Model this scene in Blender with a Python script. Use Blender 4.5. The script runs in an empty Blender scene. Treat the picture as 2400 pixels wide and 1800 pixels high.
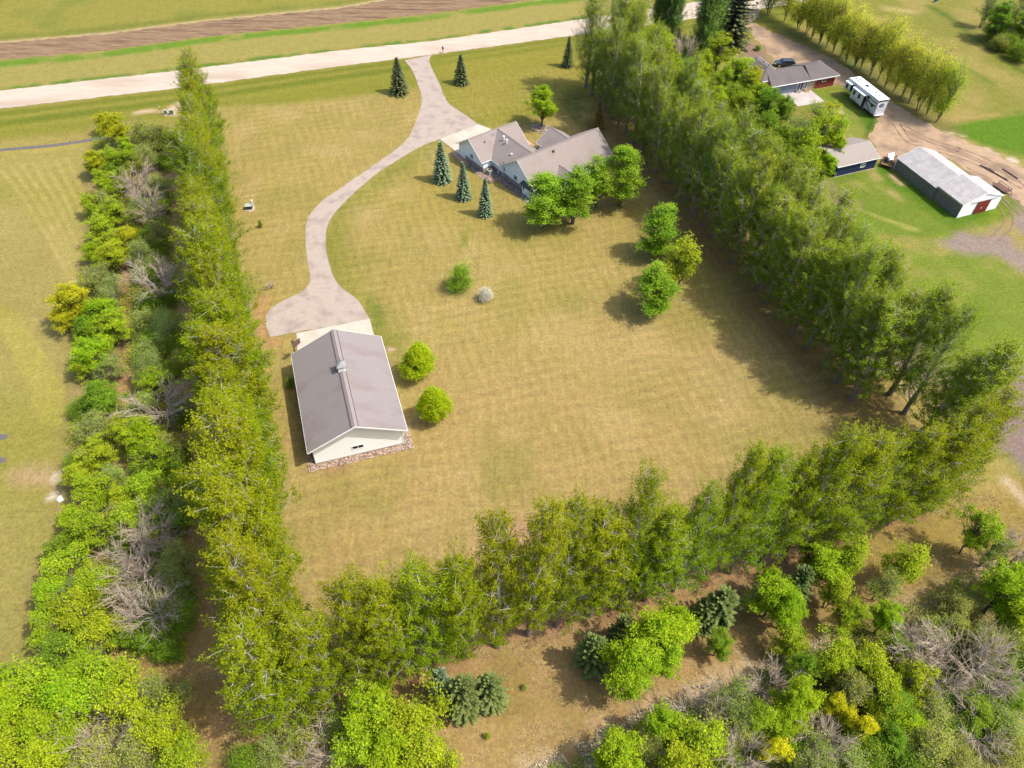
import bpy, bmesh, math, random
import numpy as np
from mathutils import Matrix, Vector, geometry
PI = math.pi
SC = bpy.context.scene
COL = SC.collection
rng = np.random.default_rng(7)
random.seed(7)

# ------------------------------------------------------------------ camera
CH = 80.0
PITCH = math.radians(48.041); ROLL = math.radians(-1.324); FPX = 1743.05
cp, sp = math.cos(PITCH), math.sin(PITCH); cr, sr = math.cos(ROLL), math.sin(ROLL)
_right = np.array([1, 0, 0.]); FWD = np.array([0, cp, -sp]); _down = np.array([0, -sp, -cp])
CR = cr*_right + sr*_down; CD = -sr*_right + cr*_down
CPOS = np.array([0, 0, CH])
def G(px, py, z=0.0):
    """a point of the place, from its position in the 2400 x 1800 photograph and its height"""
    v = FWD + (px-1200)/FPX*CR + (py-900)/FPX*CD
    t = (z-CH)/v[2]
    P = CPOS + t*v
    return np.array([P[0], P[1], z])
cam = bpy.data.cameras.new('camera'); co = bpy.data.objects.new('camera', cam); COL.objects.link(co)
cam.sensor_width = 36; cam.lens = FPX/2400*36; cam.clip_end = 5000; cam.clip_start = 0.5
M = Matrix(((CR[0], -CD[0], -FWD[0], 0), (CR[1], -CD[1], -FWD[1], 0), (CR[2], -CD[2], -FWD[2], CH), (0, 0, 0, 1)))
co.matrix_world = M
SC.camera = co

# ------------------------------------------------------------------ sky and sun
SUN_EL = math.radians(56); SUN_AZ = math.radians(-10.5)      # direction the light comes from, from +x
sd = Vector((math.cos(SUN_EL)*math.cos(SUN_AZ), math.cos(SUN_EL)*math.sin(SUN_AZ), math.sin(SUN_EL)))
w = bpy.data.worlds.new('World'); SC.world = w; w.use_nodes = True
nt = w.node_tree; bg = nt.nodes['Background']
sky = nt.nodes.new('ShaderNodeTexSky'); sky.sky_type = 'NISHITA'; sky.sun_disc = False
sky.sun_elevation = SUN_EL; sky.sun_rotation = math.atan2(sd.x, sd.y)
sky.dust_density = 3.0; sky.air_density = 1.0
nt.links.new(sky.outputs[0], bg.inputs[0]); bg.inputs[1].default_value = 0.15
sl = bpy.data.lights.new('sun', 'SUN'); sl.energy = 2.7; sl.angle = math.radians(0.6); sl.color = (1, 0.94, 0.84)
so = bpy.data.objects.new('sun', sl); COL.objects.link(so)
so.rotation_euler = (-sd).to_track_quat('-Z', 'Y').to_euler(); so.location = (60, -10, 120)
SC.view_settings.view_transform = 'Standard'; SC.view_settings.look = 'None'
SC.view_settings.exposure = 1.12; SC.view_settings.gamma = 1

# ------------------------------------------------------------------ helpers
KILL = 2.2     # brightness of a white sheet on the ground
def lin(c): 
    c = c/255.0
    return c/12.92 if c <= 0.04045 else ((c+0.055)/1.055)**2.4
def A(r, g, b, k=None):
    """real-world base colour of a sunlit surface seen as this picture colour"""
    k = k or KILL
    return tuple(min(0.86, lin(x)/k) for x in (r, g, b))
MATS = {}
def nmat(name, c1, c2=None, scale=2.0, rough=0.85, bump=0.0, detail=6, stretch=(1, 1, 1), c3=None, scale3=0.2, metal=0.0, spec=0.3, bumpscale=None, lo=0.35, hi=0.65):
    if name in MATS: return MATS[name]
    m = bpy.data.materials.new(name); m.use_nodes = True; t = m.node_tree; b = t.nodes['Principled BSDF']
    b.inputs['Roughness'].default_value = rough; b.inputs['Metallic'].default_value = metal
    b.inputs['Specular IOR Level'].default_value = spec
    c2 = c2 or tuple(x*0.85 for x in c1)
    tc = t.nodes.new('ShaderNodeTexCoord'); mp = t.nodes.new('ShaderNodeMapping'); mp.inputs['Scale'].default_value = stretch
    t.links.new(tc.outputs['Object'], mp.inputs[0])
    n = t.nodes.new('ShaderNodeTexNoise'); n.inputs['Scale'].default_value = scale; n.inputs['Detail'].default_value = detail; n.inputs['Roughness'].default_value = 0.65
    t.links.new(mp.outputs[0], n.inputs['Vector'])
    r = t.nodes.new('ShaderNodeValToRGB'); r.color_ramp.elements[0].position = lo; r.color_ramp.elements[1].position = hi
    r.color_ramp.elements[0].color = (*c1, 1); r.color_ramp.elements[1].color = (*c2, 1)
    t.links.new(n.outputs[0], r.inputs[0]); out = r.outputs[0]
    if c3:
        n3 = t.nodes.new('ShaderNodeTexNoise'); n3.inputs['Scale'].default_value = scale3; n3.inputs['Detail'].default_value = 5
        t.links.new(mp.outputs[0], n3.inputs['Vector'])
        r3 = t.nodes.new('ShaderNodeMapRange'); r3.inputs[1].default_value = 0.48; r3.inputs[2].default_value = 0.66
        t.links.new(n3.outputs[0], r3.inputs[0])
        mx = t.nodes.new('ShaderNodeMix'); mx.data_type = 'RGBA'
        t.links.new(r3.outputs[0], mx.inputs[0]); t.links.new(out, mx.inputs[6]); mx.inputs[7].default_value = (*c3, 1); out = mx.outputs[2]
    t.links.new(out, b.inputs['Base Color'])
    if bump:
        bp = t.nodes.new('ShaderNodeBump'); bp.inputs['Strength'].default_value = bump; bp.inputs['Distance'].default_value = 0.05
        if bumpscale:
            nb = t.nodes.new('ShaderNodeTexNoise'); nb.inputs['Scale'].default_value = bumpscale; nb.inputs['Detail'].default_value = 4
            t.links.new(mp.outputs[0], nb.inputs['Vector']); t.links.new(nb.outputs[0], bp.inputs['Height'])
        else: t.links.new(n.outputs[0], bp.inputs['Height'])
        t.links.new(bp.outputs[0], b.inputs['Normal'])
    MATS[name] = m
    return m
def striped(name, c1, c2, axis, period, amount=0.5, base_scale=6, bump=0.4, rough=0.6):
    """siding, ribbed metal: bands across one local axis"""
    m = nmat(name, c1, c2, scale=base_scale, rough=rough, bump=0)
    t = m.node_tree; b = t.nodes['Principled BSDF']
    tc = t.nodes.new('ShaderNodeTexCoord'); sx = t.nodes.new('ShaderNodeSeparateXYZ'); t.links.new(tc.outputs['Object'], sx.inputs[0])
    mm = t.nodes.new('ShaderNodeMath'); mm.operation = 'MULTIPLY'; mm.inputs[1].default_value = 2*PI/period
    t.links.new(sx.outputs[axis], mm.inputs[0])
    s = t.nodes.new('ShaderNodeMath'); s.operation = 'SINE'; t.links.new(mm.outputs[0], s.inputs[0])
    bp = t.nodes.new('ShaderNodeBump'); bp.inputs['Strength'].default_value = bump; bp.inputs['Distance'].default_value = 0.02
    t.links.new(s.outputs[0], bp.inputs['Height']); t.links.new(bp.outputs[0], b.inputs['Normal'])
    src = b.inputs['Base Color'].links[0].from_socket
    mx = t.nodes.new('ShaderNodeMix'); mx.data_type = 'RGBA'; mx.blend_type = 'MULTIPLY'
    mr = t.nodes.new('ShaderNodeMapRange'); mr.inputs[1].default_value = 0.75; mr.inputs[2].default_value = 1; mr.inputs[4].default_value = amount
    t.links.new(s.outputs[0], mr.inputs[0]); t.links.new(mr.outputs[0], mx.inputs[0]); t.links.new(src, mx.inputs[6]); mx.inputs[7].default_value = (0.55, 0.55, 0.55, 1)
    t.links.new(mx.outputs[2], b.inputs['Base Color'])
    return m
def glass(name='window_glass', c=(0.012, 0.015, 0.02)):
    return nmat(name, c, tuple(x*1.6 for x in c), scale=3, rough=0.12, spec=0.5)

def link(name, me, mat=None, parent=None):
    o = bpy.data.objects.new(name, me); COL.objects.link(o)
    if mat is not None: me.materials.append(mat)
    if parent is not None: o.parent = parent
    return o
def obj(name, bm, mat, parent=None, smooth=False):
    bmesh.ops.recalc_face_normals(bm, faces=bm.faces)
    me = bpy.data.meshes.new(name); bm.to_mesh(me); bm.free()
    if smooth:
        for p in me.polygons: p.use_smooth = True
    return link(name, me, mat, parent)
def tag(o, label=None, cat=None, group=None, kind=None):
    if label: o['label'] = label
    if cat: o['category'] = cat
    if group: o['group'] = group
    if kind: o['kind'] = kind
    return o
def thing(name, label, cat, loc=(0, 0, 0), rz=0, group=None):
    o = bpy.data.objects.new(name, None); COL.objects.link(o); o.location = loc; o.rotation_euler = (0, 0, rz)
    o.empty_display_size = 0.3
    return tag(o, label, cat, group)
def box(bm, x0, x1, y0, y1, z0, z1, mt=None):
    vs = [bm.verts.new((x, y, z)) for x in (x0, x1) for y in (y0, y1) for z in (z0, z1)]
    for f in ((0, 1, 3, 2), (4, 6, 7, 5), (0, 4, 5, 1), (2, 3, 7, 6), (0, 2, 6, 4), (1, 5, 7, 3)):
        bm.faces.new([vs[i] for i in f])
    if mt is not None:
        for v in vs: v.co = mt @ v.co
    return vs
def prism(bm, pts, d0, d1, axis=0, mt=None):
    """pts in the other two axes, extruded along axis from d0 to d1"""
    def mk(p, d):
        a, b = p
        return ((d, a, b), (a, d, b), (a, b, d))[axis]
    a = [bm.verts.new(mk(p, d0)) for p in pts]; b = [bm.verts.new(mk(p, d1)) for p in pts]; n = len(pts)
    bm.faces.new(a); bm.faces.new(b[::-1])
    for i in range(n): bm.faces.new((a[i], b[i], b[(i+1) % n], a[(i+1) % n]))
    if mt is not None:
        for v in a+b: v.co = mt @ v.co
def bar(bm, p, q, wd, ht=None, up=(0, 0, 1)):
    p, q = Vector(p), Vector(q); d = (q-p); L = d.length; d.normalize(); u = Vector(up)
    s = d.cross(u)
    if s.length < 1e-4: s = Vector((1, 0, 0))
    s.normalize(); u = s.cross(d); ht = ht or wd
    m = Matrix((( d.x, s.x, u.x, p.x), (d.y, s.y, u.y, p.y), (d.z, s.z, u.z, p.z), (0, 0, 0, 1)))
    box(bm, 0, L, -wd/2, wd/2, -ht/2, ht/2, m)
def cyl(bm, p, q, r0, r1=None, n=12, cap=True):
    p, q = Vector(p), Vector(q); r1 = r0 if r1 is None else r1; d = (q-p).normalized()
    a = d.cross(Vector((0, 0, 1)));
    if a.length < 1e-3: a = Vector((1, 0, 0))
    a.normalize(); b = d.cross(a)
    A_, B_ = [], []
    for i in range(n):
        t = 2*PI*i/n; o = a*math.cos(t)+b*math.sin(t)
        A_.append(bm.verts.new(p+o*r0)); B_.append(bm.verts.new(q+o*r1))
    for i in range(n): bm.faces.new((A_[i], A_[(i+1) % n], B_[(i+1) % n], B_[i]))
    if cap: bm.faces.new(A_[::-1]); bm.faces.new(B_)
def mesh_np(name, V, F, tint=None, smooth=False):
    """mesh from numpy arrays, all faces with the same number of corners"""
    me = bpy.data.meshes.new(name); V = np.asarray(V, np.float32); F = np.asarray(F, np.int32)
    me.vertices.add(len(V)); me.vertices.foreach_set('co', V.ravel())
    k = F.shape[1]; me.loops.add(F.size); me.loops.foreach_set('vertex_index', F.ravel())
    me.polygons.add(len(F)); me.polygons.foreach_set('loop_start', np.arange(0, F.size, k, dtype=np.int32))
    me.polygons.foreach_set('loop_total', np.full(len(F), k, np.int32))
    if smooth: me.polygons.foreach_set('use_smooth', np.ones(len(F), bool))
    if tint is not None:
        at = me.attributes.new('tint', 'FLOAT', 'FACE'); at.data.foreach_set('value', np.asarray(tint, np.float32))
    me.update(calc_edges=True); me.validate()
    return me
def ordinal(n):
    a = ['', 'first', 'second', 'third', 'fourth', 'fifth', 'sixth', 'seventh', 'eighth', 'ninth', 'tenth', 'eleventh', 'twelfth', 'thirteenth', 'fourteenth', 'fifteenth', 'sixteenth', 'seventeenth', 'eighteenth', 'nineteenth', 'twentieth']
    if n <= 20: return a[n]
    t = {2: 'twenty', 3: 'thirty', 4: 'forty', 5: 'fifty'}[n//10]
    return t+'-'+a[n % 10] if n % 10 else {20: 'twentieth', 30: 'thirtieth', 40: 'fortieth', 50: 'fiftieth'}[n]

#==GROUND==
# value noise on numpy arrays
def vnoise(x, y, scale, seed):
    r = np.random.default_rng(seed); N = 256; T = r.random((N, N))
    u = x/scale+1000; v = y/scale+1000; i = np.floor(u).astype(int); j = np.floor(v).astype(int)
    fu = u-i; fv = v-j; fu = fu*fu*(3-2*fu); fv = fv*fv*(3-2*fv)
    a = T[i % N, j % N]; b = T[(i+1) % N, j % N]; c = T[i % N, (j+1) % N]; d = T[(i+1) % N, (j+1) % N]
    return (a*(1-fu)+b*fu)*(1-fv)+(c*(1-fu)+d*fu)*fv
def fnoise(x, y, scale, seed, oct=3):
    s = 0; a = 1; t = 0
    for k in range(oct): s = s+a*vnoise(x, y, scale/2**k, seed+k); t += a; a *= 0.55
    return s/t
def axis_pts(a, b, step, far):
    core = np.arange(a, b+step/2, step); out = []; s = step; x = b
    while x < far: s *= 1.35; x += s; out.append(x)
    lo = []; s = step; x = a
    while x > -far: s *= 1.35; x -= s; lo.append(x)
    return np.array(lo[::-1]+list(core)+out)
gx = axis_pts(-132, 136, 0.45, 900); gy = axis_pts(14, 216, 0.45, 900)
NX, NY = len(gx), len(gy)
GX, GY = [a.ravel() for a in np.meshgrid(gx, gy)]
WARP = (fnoise(GX, GY, 5, 11)-0.5)*3.0 + (fnoise(GX, GY, 1.3, 17, 2)-0.5)*1.2
def seg_dist(px, py, a, b):
    ax, ay = a; bx, by = b; dx, dy = bx-ax, by-ay; L = dx*dx+dy*dy+1e-9
    t = np.clip(((px-ax)*dx+(py-ay)*dy)/L, 0, 1)
    return np.hypot(px-ax-t*dx, py-ay-t*dy)
GC = np.tile(np.array(A(176, 158, 84)), (len(GX), 1)); GM = np.zeros(len(GX))   # colour, mowing strength
def mask_of(w, soft, warp):
    return np.clip(0.5-(w+WARP*warp)/max(soft, 0.01), 0, 1)
def poly_sd(P, X, Y):
    d = np.full(len(X), 1e9); inside = np.zeros(len(X), bool)
    n = len(P)
    for i in range(n):
        a = P[i]; b = P[(i+1) % n]; d = np.minimum(d, seg_dist(X, Y, a, b))
        c = ((a[1] > Y) != (b[1] > Y)) & (X < (b[0]-a[0])*(Y-a[1])/(b[1]-a[1]+1e-12)+a[0]); inside ^= c
    return np.where(inside, -d, d)
def paint(pxs, col, soft=2.0, warp=0.6, op=1.0, mow=None, noise=None):
    """lay one kind of ground (a lawn, litter, bare soil) over a region of the terrain"""
    P = [tuple(G(*q)[:2]) for q in pxs]; m = np.array(P)
    idx = np.where((GX > m[:, 0].min()-6) & (GX < m[:, 0].max()+6) & (GY > m[:, 1].min()-6) & (GY < m[:, 1].max()+6))[0]
    k = np.clip(0.5-(poly_sd(P, GX[idx], GY[idx])+WARP[idx]*warp)/soft, 0, 1)*op
    if noise:
        s, lo, hi, seed = noise; k = k*np.clip((fnoise(GX[idx], GY[idx], s, seed)-lo)/(hi-lo), 0, 1)
    GC[idx] = GC[idx]*(1-k[:, None])+np.array(A(*col))*k[:, None]
    if mow is not None: GM[idx] = GM[idx]*(1-k)+mow*k
def stroke(pxs, width, col, soft=1.0, warp=0.3, op=1.0, noise=None):
    P = [tuple(G(*q)[:2]) for q in pxs]; m = np.array(P); e = width+5
    idx = np.where((GX > m[:, 0].min()-e) & (GX < m[:, 0].max()+e) & (GY > m[:, 1].min()-e) & (GY < m[:, 1].max()+e))[0]
    d = np.full(len(idx), 1e9)
    for a, b in zip(P[:-1], P[1:]): d = np.minimum(d, seg_dist(GX[idx], GY[idx], a, b))
    k = np.clip(0.5-(d-width/2+WARP[idx]*warp)/soft, 0, 1)*op
    if noise:
        s, lo, hi, seed = noise; k = k*np.clip((fnoise(GX[idx], GY[idx], s, seed)-lo)/(hi-lo), 0, 1)
    GC[idx] = GC[idx]*(1-k[:, None])+np.array(A(*col))*k[:, None]

ROAD_TOP = [(-500, 276), (0, 213), (423, 165), (800, 118), (1017, 96), (1386, 42), (1593, 11), (1800, -22), (2500, -120)]
ROAD_BOT = [(-500, 322), (0, 255), (423, 206), (800, 155), (1017, 128), (1368, 80), (1600, 47), (1759, 23), (1831, 14), (2000, -10), (2600, -100)]
# beyond the road
paint([(-700, -260), (2800, -300)]+ROAD_TOP[::-1], (172, 160, 84), 2, mow=0.15)
paint([(-700, -260), (1400, -300), (1000, -20), (600, 30), (253, 78), (0, 100), (-500, 170)], (160, 152, 66), 3, mow=0.3)
paint([(-700, -260), (1400, -300), (1000, -20), (600, 30), (253, 78), (0, 100), (-500, 170)], (122, 140, 46), 3, noise=(14, 0.42, 0.7, 5), op=0.8)
PL_TOP = [(-500, 160), (0, 101), (253, 80), (470, 51), (796, 20), (908, 0), (1300, -45), (1900, -120)]
PL_BOT = [(-500, 205), (0, 141), (253, 118), (470, 87), (800, 54), (1017, 31), (1245, 0), (1700, -55), (2100, -110)]
stroke([(x, y+9) for x, y in PL_BOT], 3.4, (118, 152, 40), 1.6, 0.5, noise=(5, 0.25, 0.5, 8))
stroke([(x, y-1) for x, y in PL_TOP], 2.0, (205, 180, 130), 1.2, 0.5)
stroke([(x, y-12) for x, y in PL_TOP], 3.0, (120, 130, 48), 3, 0.8, op=0.6)
stroke([(x, y-4) for x, y in ROAD_TOP], 1.6, (105, 140, 48), 1.2, 0.5, noise=(3, 0.3, 0.55, 9))
# verge between the road and the lawns
VB = [(2300, -50), (1900, 60), (1600, 130), (1368, 175), (1000, 215), (800, 232), (423, 282), (0, 330), (-500, 400)]
paint(ROAD_BOT+VB, (148, 146, 50), 4, mow=0.1)
for off, wd, c in ((12, 2.0, (120, 128, 34)), (24, 1.2, (172, 160, 70)), (34, 2.6, (108, 126, 28)), (50, 1.4, (160, 152, 60))):
    stroke([(x, y+off*(0.55+0.45*(1-max(0, min(x, 1400))/1400))) for x, y in ROAD_BOT], wd, c, 1.8, 0.5, op=0.65)
# main lawn
LAWN = [(430, 260), (800, 235), (1340, 150), (1480, 330), (1600, 480), (1960, 900), (2150, 1120), (1700, 1330), (1240, 1470), (700, 1640), (610, 1300), (590, 900)]
paint(LAWN, (181, 160, 88), 3, mow=1.0)
paint([(640, 1000), (1100, 850), (1500, 760), (1750, 780), (1960, 950), (2100, 1120), (1700, 1330), (1240, 1470), (700, 1640), (610, 1300)], (187, 160, 96), 14, warp=3, mow=1.0)
paint(LAWN, (152, 146, 68), 3, noise=(9, 0.47, 0.75, 31), op=0.5)
paint(LAWN, (204, 176, 116), 3, noise=(7, 0.52, 0.8, 37), op=0.45)
stroke([(1003, 145), (1028, 205), (1049, 255), (1100, 290), (1200, 270)], 7, (138, 142, 40), 5, 1, op=0.7)
paint([(1010, 150), (1350, 100), (1400, 230), (1300, 270), (1160, 300), (1060, 240)], (160, 150, 56), 5, op=0.8)
stroke([(1031, 335), (980, 362), (880, 428), (812, 482), (790, 520), (778, 590), (800, 660), (850, 700), (885, 740), (900, 800)], 4, (140, 142, 50), 5, 1, op=0.75)
stroke([(850, 690), (870, 700), (890, 760)], 1.2, (90, 130, 30), 1.5, 0.7, op=0.6)
stroke([(1100, 535), (1085, 575)], 0.7, (100, 135, 25), 1.2, 0.3, op=0.8)
paint([(1070, 370), (1160, 470), (1240, 520), (1300, 560), (1060, 560), (900, 470)], (172, 155, 70), 8, op=0.6)
stroke([(615, 700), (607, 770), (640, 800)], 2.0, (198, 150, 100), 2.2, 0.4, op=0.9)
stroke([(1275, 1222), (1210, 1255)], 3, (198, 150, 118), 3, 0.5, op=0.8)
stroke([(880, 845), (905, 850)], 1.3, (150, 120, 100), 1.0, 0.3)
stroke([(910, 818), (920, 820)], 0.7, (215, 180, 150), 0.6, 0.1)
stroke([(770, 1098), (800, 1095)], 1.6, (165, 125, 100), 1.6, 0.5, op=0.7)
# left field
LF = [(-500, 420), (0, 350), (225, 330), (205, 450), (195, 600), (160, 700), (165, 1000), (130, 1150), (110, 1330), (60, 1540), (-60, 1640), (-500, 1700)]
paint(LF, (166, 156, 74), 2.5, mow=0.35)
paint([(-500, 420), (0, 350), (225, 330), (205, 420), (0, 420), (-500, 500)], (176, 162, 88), 4, op=0.8)
paint([(-300, 520), (60, 480), (200, 560), (190, 900), (60, 940), (-300, 900)], (196, 172, 112), 10, warp=3, op=0.5)
paint([(-300, 650), (0, 660), (110, 850), (150, 1060), (60, 1120), (-300, 1100)], (158, 153, 62), 12, warp=3, op=0.4)
for k in range(7):
    stroke([(0+k*26, 395-k*4), (60+k*24, 470), (115+k*20, 560), (170+k*14, 660)], 0.55, (206, 186, 104), 0.5, 0.12, op=0.6)
for k in range(6):
    stroke([(-40+k*16, 700+k*8), (20+k*15, 800+k*5), (70+k*14, 900), (95+k*12, 990)], 0.6, (192, 180, 78), 0.5, 0.12, op=0.5)
for k in range(9):
    stroke([(-60+k*20, 560), (-30+k*20, 640), (0+k*18, 740)], 0.8, (150, 140, 58), 0.8, 0.2, op=0.35)
paint([(35, 1115), (60, 1098), (120, 1100), (150, 1112), (130, 1150), (60, 1140)], (198, 165, 120), 3, warp=1.2, op=0.9)
for q in ((132, 1120, 1.3), (122, 1165, 1.5), (140, 1108, 0.9), (88, 1145, 0.6), (165, 664, 1.2), (150, 1100, .6)):
    stroke([(q[0], q[1]), (q[0]+6, q[1]-3)], q[2], (232, 215, 190), 0.6, 0.5)
paint([(-500, 1180), (60, 1180), (120, 1330), (60, 1540), (-500, 1600)], (172, 158, 86), 6, op=0.7)
stroke([(0, 357), (80, 352), (225, 335)], 2.2, (186, 168, 84), 2, 0.4)
# bare soil by the far utility boxes
paint([(308, 262), (345, 255), (380, 258), (400, 242), (430, 235), (435, 272), (400, 275), (360, 262), (315, 268)], (222, 190, 150), 1.6, warp=0.8)
# left woodland floor
WL = [(225, 292), (330, 285), (412, 300), (420, 500), (440, 800), (450, 1000), (455, 1150), (460, 1330), (440, 1560), (330, 1540), (230, 1540), (110, 1560), (90, 1450), (130, 1250), (150, 1120), (175, 900), (170, 740), (195, 600), (205, 450)]
paint(WL, (170, 146, 92), 3, warp=1)
paint(WL, (134, 136, 60), 3, noise=(4, 0.42, 0.68, 51), op=0.8)
stroke([(400, 365), (412, 450), (418, 560), (428, 640), (432, 760), (438, 880), (440, 1010)], 1.7, (214, 170, 135), 1.4, 0.5, noise=(2, 0.25, 0.5, 77))
stroke([(398, 300), (408, 380)], 3.0, (160, 145, 80), 2, 0.5)
stroke([(300, 620), (292, 700), (296, 830), (285, 900), (300, 1010)], 1.8, (190, 150, 96), 1.5, 0.6)
stroke([(455, 1010), (460, 1200), (440, 1400), (430, 1520), (560, 1680)], 6.5, (192, 158, 98), 3, 0.7)
# near band below the bottom row
NB = [(430, 1480), (560, 1640), (700, 1655), (1240, 1472), (1700, 1345), (2184, 1190), (2420, 1120), (2900, 1000), (2900, 2100), (-300, 2100), (-100, 1640), (100, 1560), (270, 1530)]
paint(NB, (184, 154, 94), 2.5, warp=0.8)
paint(NB, (202, 162, 108), 3, noise=(6, 0.5, 0.8, 61), op=0.8)
paint(NB, (156, 134, 70), 3, noise=(3.5, 0.48, 0.75, 67), op=0.7)
stroke([(560, 1640), (695, 1657), (1242, 1475), (1703, 1345), (2184, 1189)], 3.4, (184, 140, 96), 2.5, 0.7, noise=(3, 0.25, 0.5, 71))
paint([(1980, 1260), (2184, 1195), (2420, 1130), (2900, 1000), (2900, 1200), (2400, 1320), (2200, 1330), (2050, 1400)], (168, 144, 72), 5, warp=1.5)
WR = [(1250, 1800), (1480, 1745), (1560, 1720), (1640, 1650), (1720, 1600), (1860, 1530), (1960, 1500), (2050, 1420), (2150, 1400), (2290, 1330), (2420, 1330), (2900, 1250), (2900, 2100), (1100, 2100)]
paint(WR, (156, 138, 84), 3, warp=1.2)
paint(WR, (118, 128, 56), 3, noise=(3.5, 0.45, 0.7, 81), op=0.85)
stroke([(1230, 1800), (1340, 1760), (1440, 1700), (1560, 1655), (1700, 1600), (1900, 1530), (1960, 1495)], 1.8, (226, 196, 156), 2.2, 1.0, noise=(1.5, 0.3, 0.6, 85))
stroke([(2150, 1430), (2240, 1400), (2330, 1340)], 4, (196, 166, 130), 3, 1.0, noise=(2.5, 0.3, 0.6, 86))
stroke([(2360, 1130), (2410, 1180), (2500, 1240)], 1.6, (214, 190, 150), 1.4, 0.6)
paint([(2300, 1790), (2330, 1740), (2420, 1700), (2700, 1700), (2700, 1900), (2300, 1900)], (196, 176, 112), 2, warp=1)
# far right lawn behind the leaning trees
paint([(1860, 20), (2100, -60), (2900, -160), (2900, 420), (2400, 370), (2200, 300), (2100, 235), (1960, 130)], (148, 146, 60), 4, mow=0.25)
paint([(1860, 20), (2100, -60), (2900, -160), (2900, 420), (2400, 370), (2200, 300), (2100, 235), (1960, 130)], (176, 158, 86), 4, noise=(12, 0.48, 0.72, 91), op=0.8)
stroke([(2180, 15), (2230, 45), (2300, 100), (2380, 160), (2500, 210)], 2.0, (98, 120, 34), 2, 0.4, op=0.8)
stroke([(2160, 95), (2250, 150), (2330, 200)], 1.4, (110, 130, 40), 1.6, 0.4, op=0.7)
paint([(2215, 295), (2280, 282), (2400, 262), (2900, 250), (2900, 420), (2400, 372), (2330, 350), (2265, 320)], (104, 140, 22), 2.5, warp=1)
stroke([(2080, 20), (2140, 28)], 3, (196, 176, 110), 3, 0.6, op=0.8)
stroke([(2180, 288), (2260, 275), (2340, 268)], 2.4, (186, 160, 92), 2, 0.8, op=0.7)
# yard between the far house, shed and barn
RY = [(1810, 215), (1960, 200), (2050, 262), (2060, 290), (2030, 330), (2050, 380), (2100, 420), (2240, 512), (2330, 492), (2380, 470), (2300, 560), (2400, 640), (2900, 800), (2900, 1100), (2400, 1120), (2300, 1000), (2150, 830), (1990, 640), (1880, 480), (1780, 380), (1760, 280)]
paint(RY, (134, 150, 48), 3, warp=0.8, mow=0.2)
paint(RY, (116, 138, 40), 3, noise=(8, 0.45, 0.7, 101), op=0.65)
paint(RY, (184, 164, 92), 3, noise=(6, 0.52, 0.78, 107), op=0.6)
paint([(1790, 150), (1830, 210), (1900, 260), (1960, 300), (1940, 340), (1850, 330), (1800, 280)], (150, 140, 60), 4)
stroke([(2075, 400), (2150, 455), (2238, 516), (2330, 495), (2360, 480)], 4.0, (92, 130, 18), 3, 0.7)
stroke([(1990, 210), (2030, 262), (2045, 300)], 3.0, (96, 130, 24), 2, 0.7)
stroke([(2092, 412), (2112, 430)], 1.2, (206, 176, 124), 1.0, 0.3)
paint([(1935, 265), (1960, 250), (1985, 275), (1975, 300), (1950, 290)], (214, 196, 140), 2, noise=(1.2, 0.45, 0.6, 111))
stroke([(1990, 330), (2040, 395), (2070, 440), (2110, 470)], 1.6, (196, 170, 112), 1.4, 0.7, noise=(3, 0.4, 0.7, 113), op=0.7)
stroke([(1930, 430), (1955, 455), (2000, 480)], 3.0, (160, 138, 110), 3, 0.8, op=0.8)
stroke([(1990, 480), (2060, 510), (2150, 540)], 0.9, (186, 180, 90), 0.8, 0.4, op=0.6)
paint([(1850, 450), (1950, 560), (2090, 720), (2200, 870), (2260, 960), (2150, 900), (2000, 760), (1850, 580), (1780, 450)], (160, 142, 78), 4, warp=1.5, op=0.9)
paint([(1960, 640), (2050, 700), (2150, 820), (2240, 900), (2300, 960), (2280, 1010), (2150, 930), (2040, 800)], (164, 138, 128), 4, warp=1.5, noise=(5, 0.4, 0.6, 117))
paint([(2300, 880), (2400, 850), (2900, 900), (2900, 1120), (2400, 1110), (2330, 1040), (2290, 970)], (158, 134, 124), 3, warp=1.2)
paint([(2190, 565), (2260, 545), (2330, 540), (2352, 515), (2380, 480), (2430, 470), (2900, 500), (2900, 720), (2420, 650), (2330, 600), (2240, 590)], (168, 148, 134), 3, warp=1.2, noise=(6, 0.2, 0.5, 121))
paint([(2330, 478), (2375, 470), (2385, 500), (2350, 520), (2300, 520)], (124, 146, 30), 2.5, warp=0.8)
paint([(1745, 95), (1790, 110), (1815, 150), (1770, 150), (1720, 145)], (164, 134, 116), 2.5, warp=0.6)
stroke([(1860, 80), (1960, 125), (2060, 190), (2160, 265), (2210, 300)], 6, (136, 128, 66), 4, 1, op=0.9)
stroke([(1850, 75), (1930, 112), (2010, 165)], 3, (104, 124, 44), 2.5, 0.7, noise=(3, 0.3, 0.6, 131))
stroke([(2220, 320), (2290, 345), (2400, 395), (2500, 430)], 3.0, (226, 208, 180), 2.5, 1.2, noise=(2.0, 0.42, 0.62, 133))
stroke([(2200, 400), (2280, 440), (2330, 460)], 2.4, (96, 140, 30), 1.8, 0.5)
# browner ground and dark green patches east of the lawn, under the big rows
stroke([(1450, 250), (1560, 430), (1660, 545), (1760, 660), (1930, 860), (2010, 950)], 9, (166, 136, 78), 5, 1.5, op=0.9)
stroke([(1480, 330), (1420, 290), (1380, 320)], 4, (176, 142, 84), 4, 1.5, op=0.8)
paint([(1290, 215), (1370, 215), (1420, 290), (1380, 310), (1330, 280)], (122, 124, 56), 3, noise=(3, 0.35, 0.6, 141), op=0.8)

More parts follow.
